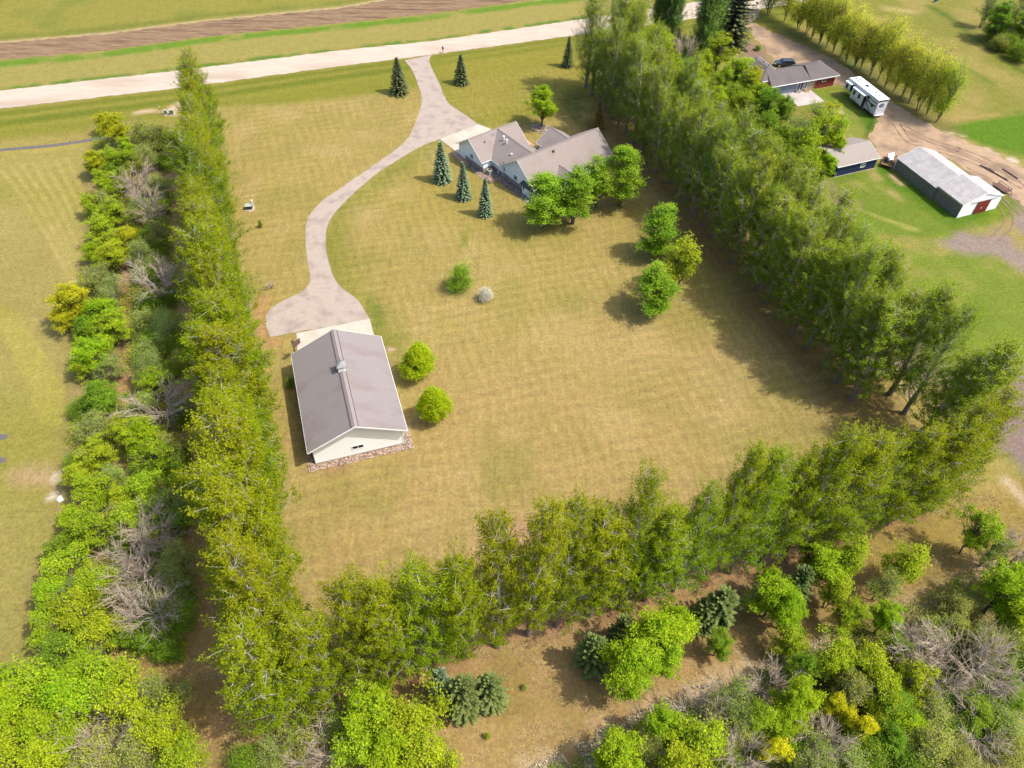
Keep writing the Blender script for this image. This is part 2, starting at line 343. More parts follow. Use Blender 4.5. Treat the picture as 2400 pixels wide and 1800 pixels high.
me = mesh_np('ground', np.stack([GX, GY, np.zeros_like(GX)], 1),
             (lambda i: np.stack([i, i+1, i+1+NX, i+NX], 1))((np.arange(NY-1)[:, None]*NX+np.arange(NX-1)[None]).ravel()))
ca = me.attributes.new('gcol', 'FLOAT_COLOR', 'POINT')
ca.data.foreach_set('color', np.concatenate([GC, GM[:, None]], 1).astype(np.float32).ravel())
gm = bpy.data.materials.new('turf'); gm.use_nodes = True; t = gm.node_tree; b = t.nodes['Principled BSDF']
b.inputs['Roughness'].default_value = 0.95; b.inputs['Specular IOR Level'].default_value = 0.1
at = t.nodes.new('ShaderNodeAttribute'); at.attribute_name = 'gcol'
tc = t.nodes.new('ShaderNodeTexCoord')
def tnoise(scale, detail=5, rough=0.6, st=None):
    n = t.nodes.new('ShaderNodeTexNoise'); n.inputs['Scale'].default_value = scale; n.inputs['Detail'].default_value = detail; n.inputs['Roughness'].default_value = rough
    if st:
        mp = t.nodes.new('ShaderNodeMapping'); mp.inputs['Scale'].default_value = st[:3]; mp.inputs['Rotation'].default_value = (0, 0, st[3]); t.links.new(tc.outputs['Object'], mp.inputs[0]); t.links.new(mp.outputs[0], n.inputs['Vector'])
    else: t.links.new(tc.outputs['Object'], n.inputs['Vector'])
    return n.outputs[0]
def tmath(op, a, b_=None, clamp=False):
    m = t.nodes.new('ShaderNodeMath'); m.operation = op; m.use_clamp = clamp
    for i, v in enumerate((a, b_)):
        if v is None: continue
        if isinstance(v, (int, float)): m.inputs[i].default_value = v
        else: t.links.new(v, m.inputs[i])
    return m.outputs[0]
def tmap(v, a, b_, c, d):
    m = t.nodes.new('ShaderNodeMapRange'); t.links.new(v, m.inputs[0])
    for i, x in enumerate((a, b_, c, d)): m.inputs[i+1].default_value = x
    return m.outputs[0]
f1 = tmap(tnoise(0.55, 6), 0.3, 0.7, 0.90, 1.09)
f2 = tmap(tnoise(2.2, 8, 0.78), 0.3, 0.7, 0.68, 1.32)
f3 = tmap(tnoise(7, 5, 0.85), 0.3, 0.7, 0.70, 1.3)
f = tmath('MULTIPLY', tmath('MULTIPLY', f1, f2), f3)
sx = t.nodes.new('ShaderNodeSeparateXYZ')
mp = t.nodes.new('ShaderNodeMapping'); mp.inputs['Rotation'].default_value = (0, 0, math.radians(-18.5)); t.links.new(tc.outputs['Object'], mp.inputs[0]); t.links.new(mp.outputs[0], sx.inputs[0])
wob = tmath('MULTIPLY', tnoise(0.06, 2), 3.0); wob2 = tmath('MULTIPLY', tnoise(0.9, 3), 1.6)
wsum = tmath('ADD', wob, wob2)
s1 = tmath('SINE', tmath('ADD', tmath('MULTIPLY', sx.outputs[0], 2*PI/1.75), wsum))
s2 = tmath('SINE', tmath('ADD', tmath('MULTIPLY', sx.outputs[1], 2*PI/1.9), wsum))
brk1 = tmap(tnoise(0.09, 3), 0.4, 0.6, 0.1, 1.0); brk2 = tmap(tnoise(0.11, 3, 0.5, (1, 1, 1, 1.0)), 0.4, 0.6, 0.1, 1.0)
s = tmath('ADD', tmath('MULTIPLY', s1, brk1), tmath('MULTIPLY', s2, brk2))
s = tmath('MULTIPLY', tmath('MULTIPLY', s, 0.065), at.outputs['Alpha'])
f = tmath('MULTIPLY', f, tmath('ADD', s, 1.0))
la = tmap(tnoise(1.0, 4, 0.6, (2.4, 0.05, 1, math.radians(-18.5))), 0.3, 0.7, -0.09, 0.09); lb = tmap(tnoise(1.0, 4, 0.6, (0.05, 2.4, 1, math.radians(-18.5))), 0.3, 0.7, -0.06, 0.06)
f = tmath('MULTIPLY', f, tmath('ADD', tmath('MULTIPLY', tmath('ADD', la, lb), at.outputs['Alpha']), 1.0))
vm = t.nodes.new('ShaderNodeVectorMath'); vm.operation = 'SCALE'; t.links.new(at.outputs['Color'], vm.inputs[0]); t.links.new(f, vm.inputs['Scale'])
# blades: patches a little greener, patches a little paler
hs = t.nodes.new('ShaderNodeHueSaturation'); t.links.new(vm.outputs[0], hs.inputs['Color'])
t.links.new(tmap(tnoise(1.3, 6, 0.7), 0.35, 0.65, 0.487, 0.515), hs.inputs['Hue'])
t.links.new(tmap(tnoise(3.3, 5, 0.7), 0.3, 0.7, 0.85, 1.1), hs.inputs['Saturation'])
t.links.new(hs.outputs[0], b.inputs['Base Color'])
bp = t.nodes.new('ShaderNodeBump'); bp.inputs['Strength'].default_value = 0.55; bp.inputs['Distance'].default_value = 0.12
t.links.new(tnoise(4.5, 7, 0.75), bp.inputs['Height']); t.links.new(bp.outputs[0], b.inputs['Normal'])
tag(link('ground', me, gm), kind='structure')

def sheet(name, world, z, mat, jitter=0.0, step=0.8, parent=None, thick=0.0, seed=3):
    """a flat sheet with an outline in world metres; jitter roughens the edge"""
    r = np.random.default_rng(seed); P = []
    n = len(world); ph = r.random(6)*6
    s = 0
    for i in range(n):
        a = np.array(world[i][:2]); b_ = np.array(world[(i+1) % n][:2]); L = np.hypot(*(b_-a)); k = max(1, int(L/step)) if jitter else 1
        nrm = np.array([-(b_-a)[1], (b_-a)[0]])/(L+1e-9)
        for j in range(k):
            o = jitter*(0.6*math.sin(s*0.9+ph[0])+0.5*math.sin(s*2.3+ph[1])+1.1*(r.random()-0.5)) if j else 0
            P.append(a+(b_-a)*j/k+nrm*o); s += L/k
    bm = bmesh.new(); vs = [bm.verts.new((p[0], p[1], z)) for p in P]
    tris = geometry.tessellate_polygon([[Vector((p[0], p[1], 0)) for p in P]])
    for tr in tris:
        try: bm.faces.new([vs[i] for i in tr])
        except ValueError: pass
    if thick:
        lo = [bm.verts.new((p[0], p[1], z-thick)) for p in P]
        for i in range(len(P)): bm.faces.new((vs[i], vs[(i+1) % len(P)], lo[(i+1) % len(P)], lo[i]))
        bmesh.ops.recalc_face_normals(bm, faces=bm.faces)
    else:
        for fc in bm.faces:
            fc.normal_update()
            if fc.normal.z < 0: fc.normal_flip()
    me = bpy.data.meshes.new(name); bm.to_mesh(me); bm.free()
    return link(name, me, mat, parent)
def smooth_px(P, n=5):
    """catmull-rom through open list of pixels"""
    P = [np.array(p, float) for p in P]; out = []
    for i in range(len(P)-1):
        p0 = P[max(i-1, 0)]; p1 = P[i]; p2 = P[i+1]; p3 = P[min(i+2, len(P)-1)]
        for k in range(n):
            u = k/n; out.append(0.5*((2*p1)+(-p0+p2)*u+(2*p0-5*p1+4*p2-p3)*u*u+(-p0+3*p1-3*p2+p3)*u**3))
    out.append(P[-1]); return out

road_m = nmat('road_gravel', A(242, 222, 200), A(226, 205, 184), scale=0.6, rough=0.95, bump=0.3, c3=A(214, 192, 170), scale3=0.12, stretch=(0.35, 1.6, 1), bumpscale=12)
tag(sheet('road', [G(*p) for p in ROAD_TOP+ROAD_BOT[::-1]], 0.03, road_m, 0.18, 0.9), kind='structure')
plough_m = nmat('tilled_soil', A(134, 104, 78), A(190, 158, 120), scale=1.3, rough=1, bump=1.0, stretch=(0.25, 2.5, 1), c3=A(126, 98, 76), scale3=0.3, bumpscale=3)
tag(sheet('ploughed_field', [G(*p) for p in PL_TOP+PL_BOT[::-1]], 0.02, plough_m, 0.35, 0.9), kind='structure')
drive_m = nmat('worn_asphalt', A(216, 199, 183), A(204, 187, 171), scale=1.6, rough=0.95, bump=0.4, c3=A(188, 170, 158), scale3=0.45, bumpscale=9)
DL = smooth_px([(948, 142), (966, 165), (980, 200), (988, 228), (981, 268), (955, 325), (908, 365), (800, 440), (752, 474), (721, 514), (716, 560), (720, 610), (727, 655), (712, 680), (687, 694), (655, 710), (629, 730), (622, 755), (633, 790)])
DR = smooth_px([(867, 749), (854, 727), (836, 701), (800, 674), (781, 647), (767, 600), (763, 564), (770, 524), (800, 482), (872, 416), (937, 373), (988, 343), (1031, 327)])
DR2 = smooth_px([(1122, 292), (1082, 264), (1049, 239), (1028, 192), (1008, 150), (1011, 131), (1030, 124)])
tag(sheet('driveway', [G(*p) for p in DL+DR+DR2], 0.045, drive_m, 0.10, 0.7), kind='structure')
stn = nmat('old_asphalt_stain', A(150, 128, 122), A(176, 156, 148), scale=3, rough=0.95)
dirt_m = nmat('yard_dirt', A(216, 184, 150), A(196, 164, 130), scale=0.7, rough=1, bump=0.6, c3=A(168, 142, 118), scale3=0.22, bumpscale=3)
DT = [(1790, 12), (1766, 54), (1853, 94), (1962, 145), (1998, 170), (2081, 231), (2142, 272), (2215, 312), (2305, 347), (2400, 396), (2700, 520), (2700, 640), (2400, 484), (2352, 450), (2269, 401), (2193, 354), (2150, 345), (2095, 395), (2063, 370), (2045, 335), (2034, 318), (2060, 286), (2048, 264), (1990, 205), (1954, 196), (1900, 170), (1817, 150), (1795, 115), (1750, 70), (1745, 28)]
tag(sheet('dirt_track', [G(*p) for p in DT], 0.025, dirt_m, 0.45, 0.8), kind='structure')
conc = nmat('concrete', A(243, 231, 212), A(234, 221, 201), scale=1.2, rough=0.9, c3=A(222, 208, 188), scale3=0.25)
tag(sheet('house_apron', [G(*p) for p in [(1031, 327), (1122, 292), (1150, 303), (1180, 330), (1080, 365), (1066, 354)]], 0.09, conc, thick=0.1), kind='structure')
tag(sheet('shop_apron', [G(*p) for p in [(695, 782), (867, 748), (880, 800), (870, 850), (704, 860), (697, 819)]], 0.09, conc, thick=0.1), kind='structure')
tag(sheet('side_path', [G(*p) for p in [(1064, 354), (1078, 352), (1086, 365), (1100, 378), (1093, 392), (1075, 378), (1061, 363)]], 0.08, nmat('buff_concrete', A(214, 180, 150), A(200, 166, 136), scale=1), thick=0.09), kind='structure')
# tyre ruts in the dirt yard
rut_m = nmat('rut_soil', A(150, 124, 100), A(170, 142, 116), scale=2, rough=1)
RU = [[(2195, 352), (2260, 370), (2330, 402), (2400, 440)], [(2240, 350), (2300, 372), (2400, 425)], [(2120, 300), (2180, 330), (2250, 352)], [(2260, 395), (2330, 435), (2400, 505)], [(2300, 455), (2345, 478), (2365, 520), (2330, 560)], [(2100, 290), (2130, 330), (2160, 338)]]
RUW = []
for L_ in RU: 
    P = [G(*q)[:2] for q in smooth_px(L_, 8)]
    RUW.append(P)
bm = bmesh.new()
for P in RUW:
    for off in (-0.75, 0.75):
        ring = []
        for i, p in enumerate(P):
            a = P[max(i-1, 0)]; c = P[min(i+1, len(P)-1)]; d = (c-a)/np.hypot(*(c-a)); nr = np.array([-d[1], d[0]]); q = p+nr*off
            wd = 0.16+0.08*math.sin(i*1.7)
            ring.append((bm.verts.new((*(q-nr*wd), 0.034)), bm.verts.new((*(q+nr*wd), 0.034))))
        for a, c in zip(ring[:-1], ring[1:]): bm.faces.new((a[0], a[1], c[1], c[0]))
for fc in bm.faces:
    fc.normal_update()
    if fc.normal.z < 0: fc.normal_flip()
me = bpy.data.meshes.new('tyre_ruts'); bm.to_mesh(me); bm.free(); tag(link('tyre_ruts', me, rut_m), kind='structure')

#==BUILDINGS==
white = nmat('white_paint', (0.80, 0.80, 0.78), (0.74, 0.74, 0.72), scale=3, rough=0.6)
whitewall = striped('white_siding', (0.88, 0.89, 0.88), (0.85, 0.86, 0.85), 2, 0.2, 0.08)
housewall = striped('pale_siding', (0.72, 0.80, 0.83), (0.69, 0.77, 0.80), 2, 0.2, 0.12)
shingle_shop = nmat('shop_shingles', A(184, 174, 171), A(168, 158, 155), scale=7, rough=0.95, bump=0.4, c3=A(168, 152, 148), scale3=0.35, stretch=(1, 0.5, 1))
shingle_house = nmat('house_shingles', A(192, 178, 170), A(176, 162, 155), scale=7, rough=0.95, bump=0.4, c3=A(176, 160, 150), scale3=0.3)
shingle_dark = nmat('dark_shingles', A(142, 132, 130), A(126, 117, 117), scale=6, rough=0.95, bump=0.4, c3=A(128, 118, 116), scale3=0.3)
stonebase = nmat('stone_veneer', A(214, 200, 188), A(176, 162, 152), scale=5, rough=0.9, bump=0.6)
pebble = nmat('river_rock', A(240, 214, 190), A(176, 136, 112), scale=4.5, rough=0.9, bump=0.8, detail=2, lo=0.42, hi=0.58)
darkrock = nmat('lava_rock', A(214, 200, 192), A(158, 146, 140), scale=4.5, rough=0.9, bump=0.8, detail=2, lo=0.4, hi=0.6)
frame_m = nmat('window_frame', (0.75, 0.75, 0.73), rough=0.5)
dark_m = nmat('dark_metal', (0.03, 0.028, 0.028), (0.05, 0.045, 0.04), rough=0.5)
grey_m = nmat('galvanised', (0.42, 0.43, 0.44), (0.35, 0.36, 0.37), rough=0.45, metal=0.3)
pipe_m = nmat('vent_white', (0.78, 0.78, 0.76), rough=0.5)

def gable_roof(bm, L, W, he, pit, th=0.16, c=(0, 0), x0=None, x1=None, mt=None):
    cx, cy = c; x0 = cx-L/2 if x0 is None else x0; x1 = cx+L/2 if x1 is None else x1
    hr = he+pit*W/2; k = th
    pts = [(cy-W/2, he), (cy, hr), (cy+W/2, he), (cy+W/2, he-k*0.8), (cy, hr-k), (cy-W/2, he-k*0.8)]
    prism(bm, pts, x0, x1, 0, mt)
def fascia(bm, L, W, he, pit, c=(0, 0), x0=None, x1=None, ends=(1, 1), sides=(1, 1), s=0.17, mt=None):
    cx, cy = c; x0 = cx-L/2 if x0 is None else x0; x1 = cx+L/2 if x1 is None else x1; hr = he+pit*W/2
    for on, x in ((ends[0], x0), (ends[1], x1)):
        if not on: continue
        a, b_ = (x-0.035, x+0.0) if x == x0 else (x, x+0.035)
        e = 0.012
        prism(bm, [(cy-W/2, he-e), (cy, hr-e), (cy, hr-e-s-0.04), (cy-W/2, he-e-s)], a, b_, 0, mt)
        prism(bm, [(cy+W/2, he-e), (cy, hr-e), (cy, hr-e-s-0.04), (cy+W/2, he-e-s)], a, b_, 0, mt)
    for on, sgn in ((sides[0], -1), (sides[1], 1)):
        if not on: continue
        y = cy+sgn*W/2
        box(bm, x0+0.002, x1-0.002, min(y, y+sgn*0.045), max(y, y+sgn*0.045), he-s, he-0.03, mt)
def gable_walls(bm, x0, x1, y0, y1, cy, he, pit, W, z0=0, drop=0.18, mt=None):
    top = lambda y: he+pit*(W/2-abs(y-cy))-drop
    pts = [(y0, z0), (y1, z0), (y1, top(y1)), (cy, top(cy)), (y0, top(y0))]
    prism(bm, pts, x0, x1, 0, mt)
def window(parent, face, at, u0, u1, z0, z1, panes=2, name='window', fm=None, depth=0.06, pane_m=None):
    """face 'x' or 'y': outer wall plane coordinate at; sgn by sign tuple"""
    ax, sgn = face[0], (1 if face[1] == '+' else -1)
    bm = bmesh.new(); t_ = 0.09
    def bb(a0, a1, c0, c1, d0, d1):
        lo, hi = sorted((at+sgn*d0, at+sgn*d1))
        if ax == 'x': box(bm, lo, hi, a0, a1, c0, c1)
        else: box(bm, a0, a1, lo, hi, c0, c1)
    bb(u0, u1, z0, z0+t_, 0.0, depth); bb(u0, u1, z1-t_, z1, 0.0, depth)
    bb(u0, u0+t_, z0+t_, z1-t_, 0.0, depth); bb(u1-t_, u1, z0+t_, z1-t_, 0.0, depth)
    for i in range(1, panes):
        u = u0+(u1-u0)*i/panes; bb(u-0.035, u+0.035, z0+t_, z1-t_, 0.0, depth-0.01)
    w_ = obj(name, bm, fm or frame_m, parent)
    bm = bmesh.new()
    bb2_lo, bb2_hi = 0.005, 0.02
    for i in range(panes):
        a = u0+(u1-u0)*i/panes+(t_ if i == 0 else 0.035); c = u0+(u1-u0)*(i+1)/panes-(t_ if i == panes-1 else 0.035)
        lo, hi = sorted((at+sgn*bb2_lo, at+sgn*bb2_hi))
        if ax == 'x': box(bm, lo, hi, a, c, z0+t_, z1-t_)
        else: box(bm, a, c, lo, hi, z0+t_, z1-t_)
    obj('pane', bm, pane_m or glass(), w_)
    return w_

# ---- shop in front
S = thing('workshop', 'large white gabled workshop with mauve-grey shingle roof and cupola, at the end of the driveway', 'workshop', (-22.54, 66.84, 0), 1.894)
L, W, he, pit = 18.32, 12.93, 3.52, 0.487; oe, os_ = 0.71, 0.63
bm = bmesh.new(); gable_walls(bm, -L/2+oe, L/2-oe, -W/2+os_, W/2-os_, 0, he, pit, W); obj('wall', bm, whitewall, S)
bm = bmesh.new(); gable_roof(bm, L, W, he, pit); rf = obj('roof', bm, shingle_shop, S)
bm = bmesh.new(); hr = he+pit*W/2
for x0, x1 in ((-9.16, 0.75), (1.95, 9.16)):
    prism(bm, [(-0.42, hr-0.42*pit+0.012), (-0.40, hr-0.16), (0, hr+0.05), (0.40, hr-0.16), (0.42, hr-0.42*pit+0.012), (0, hr-0.03)], x0, x1, 0)
obj('ridge_cap', bm, nmat('ridge_shingles', A(190, 176, 172), A(176, 162, 158), scale=6, bump=0.3), rf)
bm = bmesh.new()
for x0, x1 in ((-9.14, 0.75), (1.95, 9.14)):
    for s_ in (-1, 1): box(bm, x0, x1, s_*0.46-0.04, s_*0.46+0.04, hr-0.46*pit-0.02, hr-0.46*pit+0.05)
obj('ridge_vent', bm, nmat('vent_dark', (0.06, 0.05, 0.05)), rf)
bm = bmesh.new(); fascia(bm, L, W, he, pit, s=0.2); obj('fascia', bm, white, S)
bm = bmesh.new(); box(bm, -L/2+oe-0.04, L/2-oe+0.04, -W/2+os_-0.04, W/2-os_+0.04, 0, 0.22); obj('foundation', bm, nmat('foundation', A(190, 178, 165)), S)
for y in (-W/2+os_, W/2-os_):
    bm = bmesh.new(); box(bm, -L/2+oe-0.05, -L/2+oe+0.06, y-0.06, y+0.06, 0.22, 3.42); obj('corner_trim', bm, white, S)
window(S, 'x-', -L/2+oe, -0.62, 0.95, 1.25, 2.05, 2, fm=white, pane_m=glass())
for a, b_ in ((-4.6, -1.0), (0.6, 4.2)):
    bm = bmesh.new(); box(bm, 8.45, 8.53, a, b_, 0, 2.8); obj('garage_door', bm, white, S)
# cupola on the ridge with a weather vane
cu = bmesh.new(); box(cu, 0.85, 1.85, -0.5, 0.5, hr-0.35, hr+0.62); c_ = obj('cupola', cu, white, S)
bm = bmesh.new(); z0 = hr+0.62
b0 = [bm.verts.new((x, y, z0)) for x, y in ((0.7, -0.65), (2.0, -0.65), (2.0, 0.65), (0.7, 0.65))]; b1 = [bm.verts.new((x, y, z0+0.06)) for x, y in ((0.7, -0.65), (2.0, -0.65), (2.0, 0.65), (0.7, 0.65))]
tp = bm.verts.new((1.35, 0, z0+0.55)); bm.faces.new(b0)
for i in range(4): bm.faces.new((b0[i], b0[(i+1) % 4], b1[(i+1) % 4], b1[i])); bm.faces.new((b1[i], b1[(i+1) % 4], tp))
obj('cupola_roof', bm, nmat('cupola_roof', A(196, 198, 196), A(176, 178, 178), scale=4), c_)
bm = bmesh.new(); cyl(bm, (1.35, 0, z0+0.5), (1.35, 0, z0+1.35), 0.025, n=6); bar(bm, (1.0, 0, z0+1.0), (1.75, 0, z0+1.0), 0.03)
bar(bm, (1.35, -0.3, z0+0.85), (1.35, 0.3, z0+0.85), 0.03); prism(bm, [(1.45, z0+1.05), (1.75, z0+1.02), (1.85, z0+1.28), (1.6, z0+1.22), (1.42, z0+1.3)], -0.015, 0.015, 1)
cyl(bm, (1.35, 0, z0+1.3), (1.35, 0, z0+1.45), 0.06, 0.01, 8); obj('weather_vane', bm, dark_m, c_)
# stone border round the shop
def localsheet(name, root, pts, z, mat, thick=0.0, jitter=0.0, step=0.4, kind='structure'):
    c, s_ = math.cos(root.rotation_euler.z), math.sin(root.rotation_euler.z); x, y = root.location.x, root.location.y
    wpts = [(x+c*p[0]-s_*p[1], y+s_*p[0]+c*p[1]) for p in pts]
    return tag(sheet(name, wpts, z, mat, jitter, step, thick=thick), kind=kind)
localsheet('rock_border', S, [(-9.55, -6.95), (-9.55, 6.95), (8.6, 6.95), (8.6, 5.7), (-8.3, 5.7), (-8.3, -5.7), (-5, -5.7), (-5, -6.95)], 0.07, pebble, 0.1, 0.06)
# loose stones heaped on the border
def stones(name, root, pts_fn, n, r0, r1, mat, label, cat, seed=1):
    r = np.random.default_rng(seed); base = bmesh.new(); bmesh.ops.create_icosphere(base, subdivisions=1, radius=1); bv = np.array([v.co for v in base.verts]); bf = np.array([[v.index for v in f_.verts] for f_ in base.faces]); base.free()
    V = []; F = []; T = []; k = 0
    for i in range(n):
        x, y = pts_fn(r); s_ = r0+(r1-r0)*r.random(); sc = s_*(0.7+0.6*r.random(3))*np.array([1, 1, 0.6])
        V.append(bv*sc*(0.85+0.3*r.random((len(bv), 1)))+np.array([x, y, 0.07+0.3*s_])); F.append(bf+k); k += len(bv); T += [r.random()]*len(bf)
    me = mesh_np(name, np.concatenate(V), np.concatenate(F), T); o = link(name, me, mat)
    o.location = root.location; o.rotation_euler = root.rotation_euler
    return tag(o, label, cat, kind='stuff')
def tintmat(name, cA, cB, rough=0.9, trans=0.0, jitter=0.0, cC=None):
    if name in MATS: return MATS[name]
    k_ = {'poplar_leaf': 0.74, 'poplar_leaf_fresh': 0.76, 'poplar_leaf_green': 0.82, 'twig_bark': 1.15, 'willow_leaf': 0.95}.get(name, 1.0)
    cA = tuple(x*k_ for x in cA); cB = tuple(x*k_ for x in cB)
    m = bpy.data.materials.new(name); m.use_nodes = True; t = m.node_tree; b = t.nodes['Principled BSDF']; b.inputs['Roughness'].default_value = rough; b.inputs['Specular IOR Level'].default_value = 0.04
    at = t.nodes.new('ShaderNodeAttribute'); at.attribute_name = 'tint'
    rp = t.nodes.new('ShaderNodeValToRGB'); e = rp.color_ramp.elements; e[0].color = (*cA, 1); e[1].color = (*cB, 1)
    if cC: x = e.new(0.9); x.color = (*cB, 1); e[-1].color = (*cC, 1)
    t.links.new(at.outputs['Fac'], rp.inputs[0]); out = rp.outputs[0]
    if jitter:
        oi = t.nodes.new('ShaderNodeObjectInfo'); hs = t.nodes.new('ShaderNodeHueSaturation'); t.links.new(out, hs.inputs['Color'])
        mr = t.nodes.new('ShaderNodeMapRange'); mr.inputs[3].default_value = 0.5-0.028*jitter; mr.inputs[4].default_value = 0.5+0.028*jitter; t.links.new(oi.outputs['Random'], mr.inputs[0]); t.links.new(mr.outputs[0], hs.inputs['Hue'])
        m2 = t.nodes.new('ShaderNodeMath'); m2.operation = 'FRACT'; m3 = t.nodes.new('ShaderNodeMath'); m3.operation = 'MULTIPLY'; m3.inputs[1].default_value = 7.31; t.links.new(oi.outputs['Random'], m3.inputs[0]); t.links.new(m3.outputs[0], m2.inputs[0])
        mr2 = t.nodes.new('ShaderNodeMapRange'); mr2.inputs[3].default_value = 1-0.2*jitter; mr2.inputs[4].default_value = 1+0.2*jitter; t.links.new(m2.outputs[0], mr2.inputs[0]); t.links.new(mr2.outputs[0], hs.inputs['Value']); out = hs.outputs[0]
    t.links.new(out, b.inputs['Base Color'])
    if trans:
        tr = t.nodes.new('ShaderNodeBsdfTranslucent'); t.links.new(out, tr.inputs[0]); mx = t.nodes.new('ShaderNodeMixShader'); mx.inputs[0].default_value = trans
        t.links.new(b.outputs[0], mx.inputs[1]); t.links.new(tr.outputs[0], mx.inputs[2]); t.links.new(mx.outputs[0], t.nodes['Material Output'].inputs[0])
    MATS[name] = m; return m
rock_t = tintmat('loose_rock', A(150, 118, 100), A(245, 225, 205))
def rim(r):
    k = r.random()
    if k < 0.42: return (-9.5+1.15*r.random(), -6.9+13.8*r.random())
    if k < 0.75: return (-8.5+17*r.random(), 5.8+1.1*r.random())
    return (-9.5+4.5*r.random(), -6.9+1.1*r.random())
stones('border_stones', S, rim, 1100, 0.07, 0.15, rock_t, 'pinkish river stones bordering the white workshop walls', 'stones', 5)

# ---- main house (local x along the ridges, y towards the road)
TH = 0.667
H = thing('ranch_house', 'pale blue ranch house with intersecting grey-brown gables beside the driveway loop', 'house', (7.716, 127.76, 0), TH)
R90 = Matrix.Rotation(PI/2, 4, 'Z')
wings = [  # kind, centre, L, W, he, pit
    ('A', (-6.56, 12.14), 11.53, 8.884, 2.526, 0.681, None),
    ('C', (0.0, 0.0), 19.86, 10.70, 2.507, 0.684, None)]
rbm = bmesh.new(); wbm = bmesh.new(); fbm = bmesh.new(); sbm = bmesh.new()
gable_roof(rbm, 11.53, 8.884, 2.526, 0.681, c=(-6.56, 12.14)); fascia(fbm, 11.53, 8.884, 2.526, 0.681, c=(-6.56, 12.14))
gable_walls(wbm, -11.75, -1.35, 8.02, 16.26, 12.14, 2.526, 0.681, 8.884)
gable_roof(rbm, 19.86, 10.70, 2.507, 0.684); fascia(fbm, 19.86, 10.70, 2.507, 0.684, sides=(1, 0))
gable_walls(wbm, -9.35, 9.35, -4.7, 4.9, 0, 2.507, 0.684, 10.7)
# wing B joins A and C: ridge along y
def T90(cx): return Matrix.Translation((cx, 0, 0)) @ R90
gable_roof(rbm, 0, 9.3, 2.5, 0.647, x0=5.30, x1=11.9, mt=T90(-5.44))
gable_roof(rbm, 0, 8.7, 2.5+0.647*0.3, 0.647, x0=4.95, x1=5.30, mt=T90(-5.44)); gable_roof(rbm, 0, 7.7, 2.5+0.647*0.8, 0.647, x0=0.5, x1=4.95, mt=T90(-5.44))
fascia(fbm, 0, 9.3, 2.5, 0.647, x0=4.9, x1=8.2, ends=(0, 0), mt=T90(-5.44))
gable_walls(wbm, 4.85, 11.6, -4.1, 4.1, 0, 2.5, 0.647, 9.3, mt=T90(-5.44))
# wing D, the small road-side gable; wing E, the small cross gable over the back wall
gable_roof(rbm, 0, 7.0, 2.49, 0.647, x0=0.5, x1=7.6, mt=T90(4.3)); fascia(fbm, 0, 7.0, 2.49, 0.647, x0=5.3, x1=7.6, ends=(0, 1), mt=T90(4.3))
gable_walls(wbm, 0.5, 7.1, -3.0, 3.0, 0, 2.49, 0.647, 7.0, mt=T90(4.3))
gable_roof(rbm, 0, 4.7, 2.47, 0.66, x0=-6.9, x1=-2.4, mt=T90(-2.3)); fascia(fbm, 0, 4.7, 2.47, 0.66, x0=-6.9, x1=-5.4, ends=(1, 0), mt=T90(-2.3))
gable_walls(wbm, -6.3, -2.2, -1.9, 1.9, 0, 2.47, 0.66, 4.7, mt=T90(-2.3))
obj('wall', wbm, housewall, H); roof = obj('roof', rbm, shingle_house, H); obj('fascia', fbm, white, H)
# ridge caps
bm = bmesh.new()
for a, b_, z in (((-12.3, 12.14), (-0.8, 12.14), 2.526+0.681*4.442), ((-9.9, 0), (9.9, 0), 2.507+0.684*5.35)):
    prism(bm, [(a[1]-0.2, z-0.105), (a[1], z+0.03), (a[1]+0.2, z-0.105)], a[0], b_[0], 0)
for cx, y0, y1, z in ((-5.44, 1.3, 11.9, 2.5+0.647*4.65), (4.3, 2.2, 7.6, 2.49+0.647*3.5), (-2.3, -6.9, -3.2, 2.47+0.66*2.35)):
    prism(bm, [(-0.2, z-0.105), (0, z+0.03), (0.2, z-0.105)], y0, y1, 0, T90(cx))
obj('ridge_cap', bm, nmat('house_ridge', A(172, 158, 150), A(160, 146, 140), scale=5), roof)
# stone base band
bm = bmesh.new()
box(bm, -11.80, -11.0, 8.0, 14.0, 0, 0.95); box(bm, -11.78, -9.4, 7.97, 8.3, 0, 0.93)
box(bm, -9.59, -9.2, 4.9, 8.02, 0, 0.92); box(bm, -9.40, -8.8, -3.0, 4.88, 0, 0.94)
obj('stone_base', bm, stonebase, H)
window(H, 'x-', -11.75, 11.35, 12.35, 1.2, 2.25, 2)
window(H, 'x-', -11.75, 14.75, 15.2, 1.15, 1.95, 1, name='door_window', fm=white)
bm = bmesh.new(); box(bm, -11.80, -11.7, 14.45, 15.35, 0.02, 2.1); dr = obj('door', bm, white, H)
bm = bmesh.new(); box(bm, -11.86, -11.79, 14.52, 14.6, 0.95, 1.1); obj('handle', bm, grey_m, dr)
window(H, 'x-', -9.35, 4.2, 4.7, 1.25, 2.25, 1)
window(H, 'x-', -9.35, 0.45, 1.45, 1.15, 2.25, 2)
# low bay at the near corner
bm = bmesh.new(); box(bm, -9.9, -7.0, -4.6, -1.75, 0, 2.1); by = obj('bay', bm, housewall, H)
bm = bmesh.new(); prism(bm, [(-10.25, 2.05), (-8.4, 2.75), (-8.4, 2.62), (-10.25, 1.93)], -5.0, -1.35, 1); obj('bay_roof', bm, nmat('bay_shingle', A(110, 112, 118), A(96, 98, 104)), by)
window(H, 'x-', -9.9, -2.5, -1.95, 0.95, 1.95, 1)
for a, b_ in ((-11.0, -9.0), (-8.3, -3.0)):
    bm = bmesh.new(); box(bm, a, b_, 16.24, 16.3, 0, 2.2); obj('garage_door', bm, white, H)
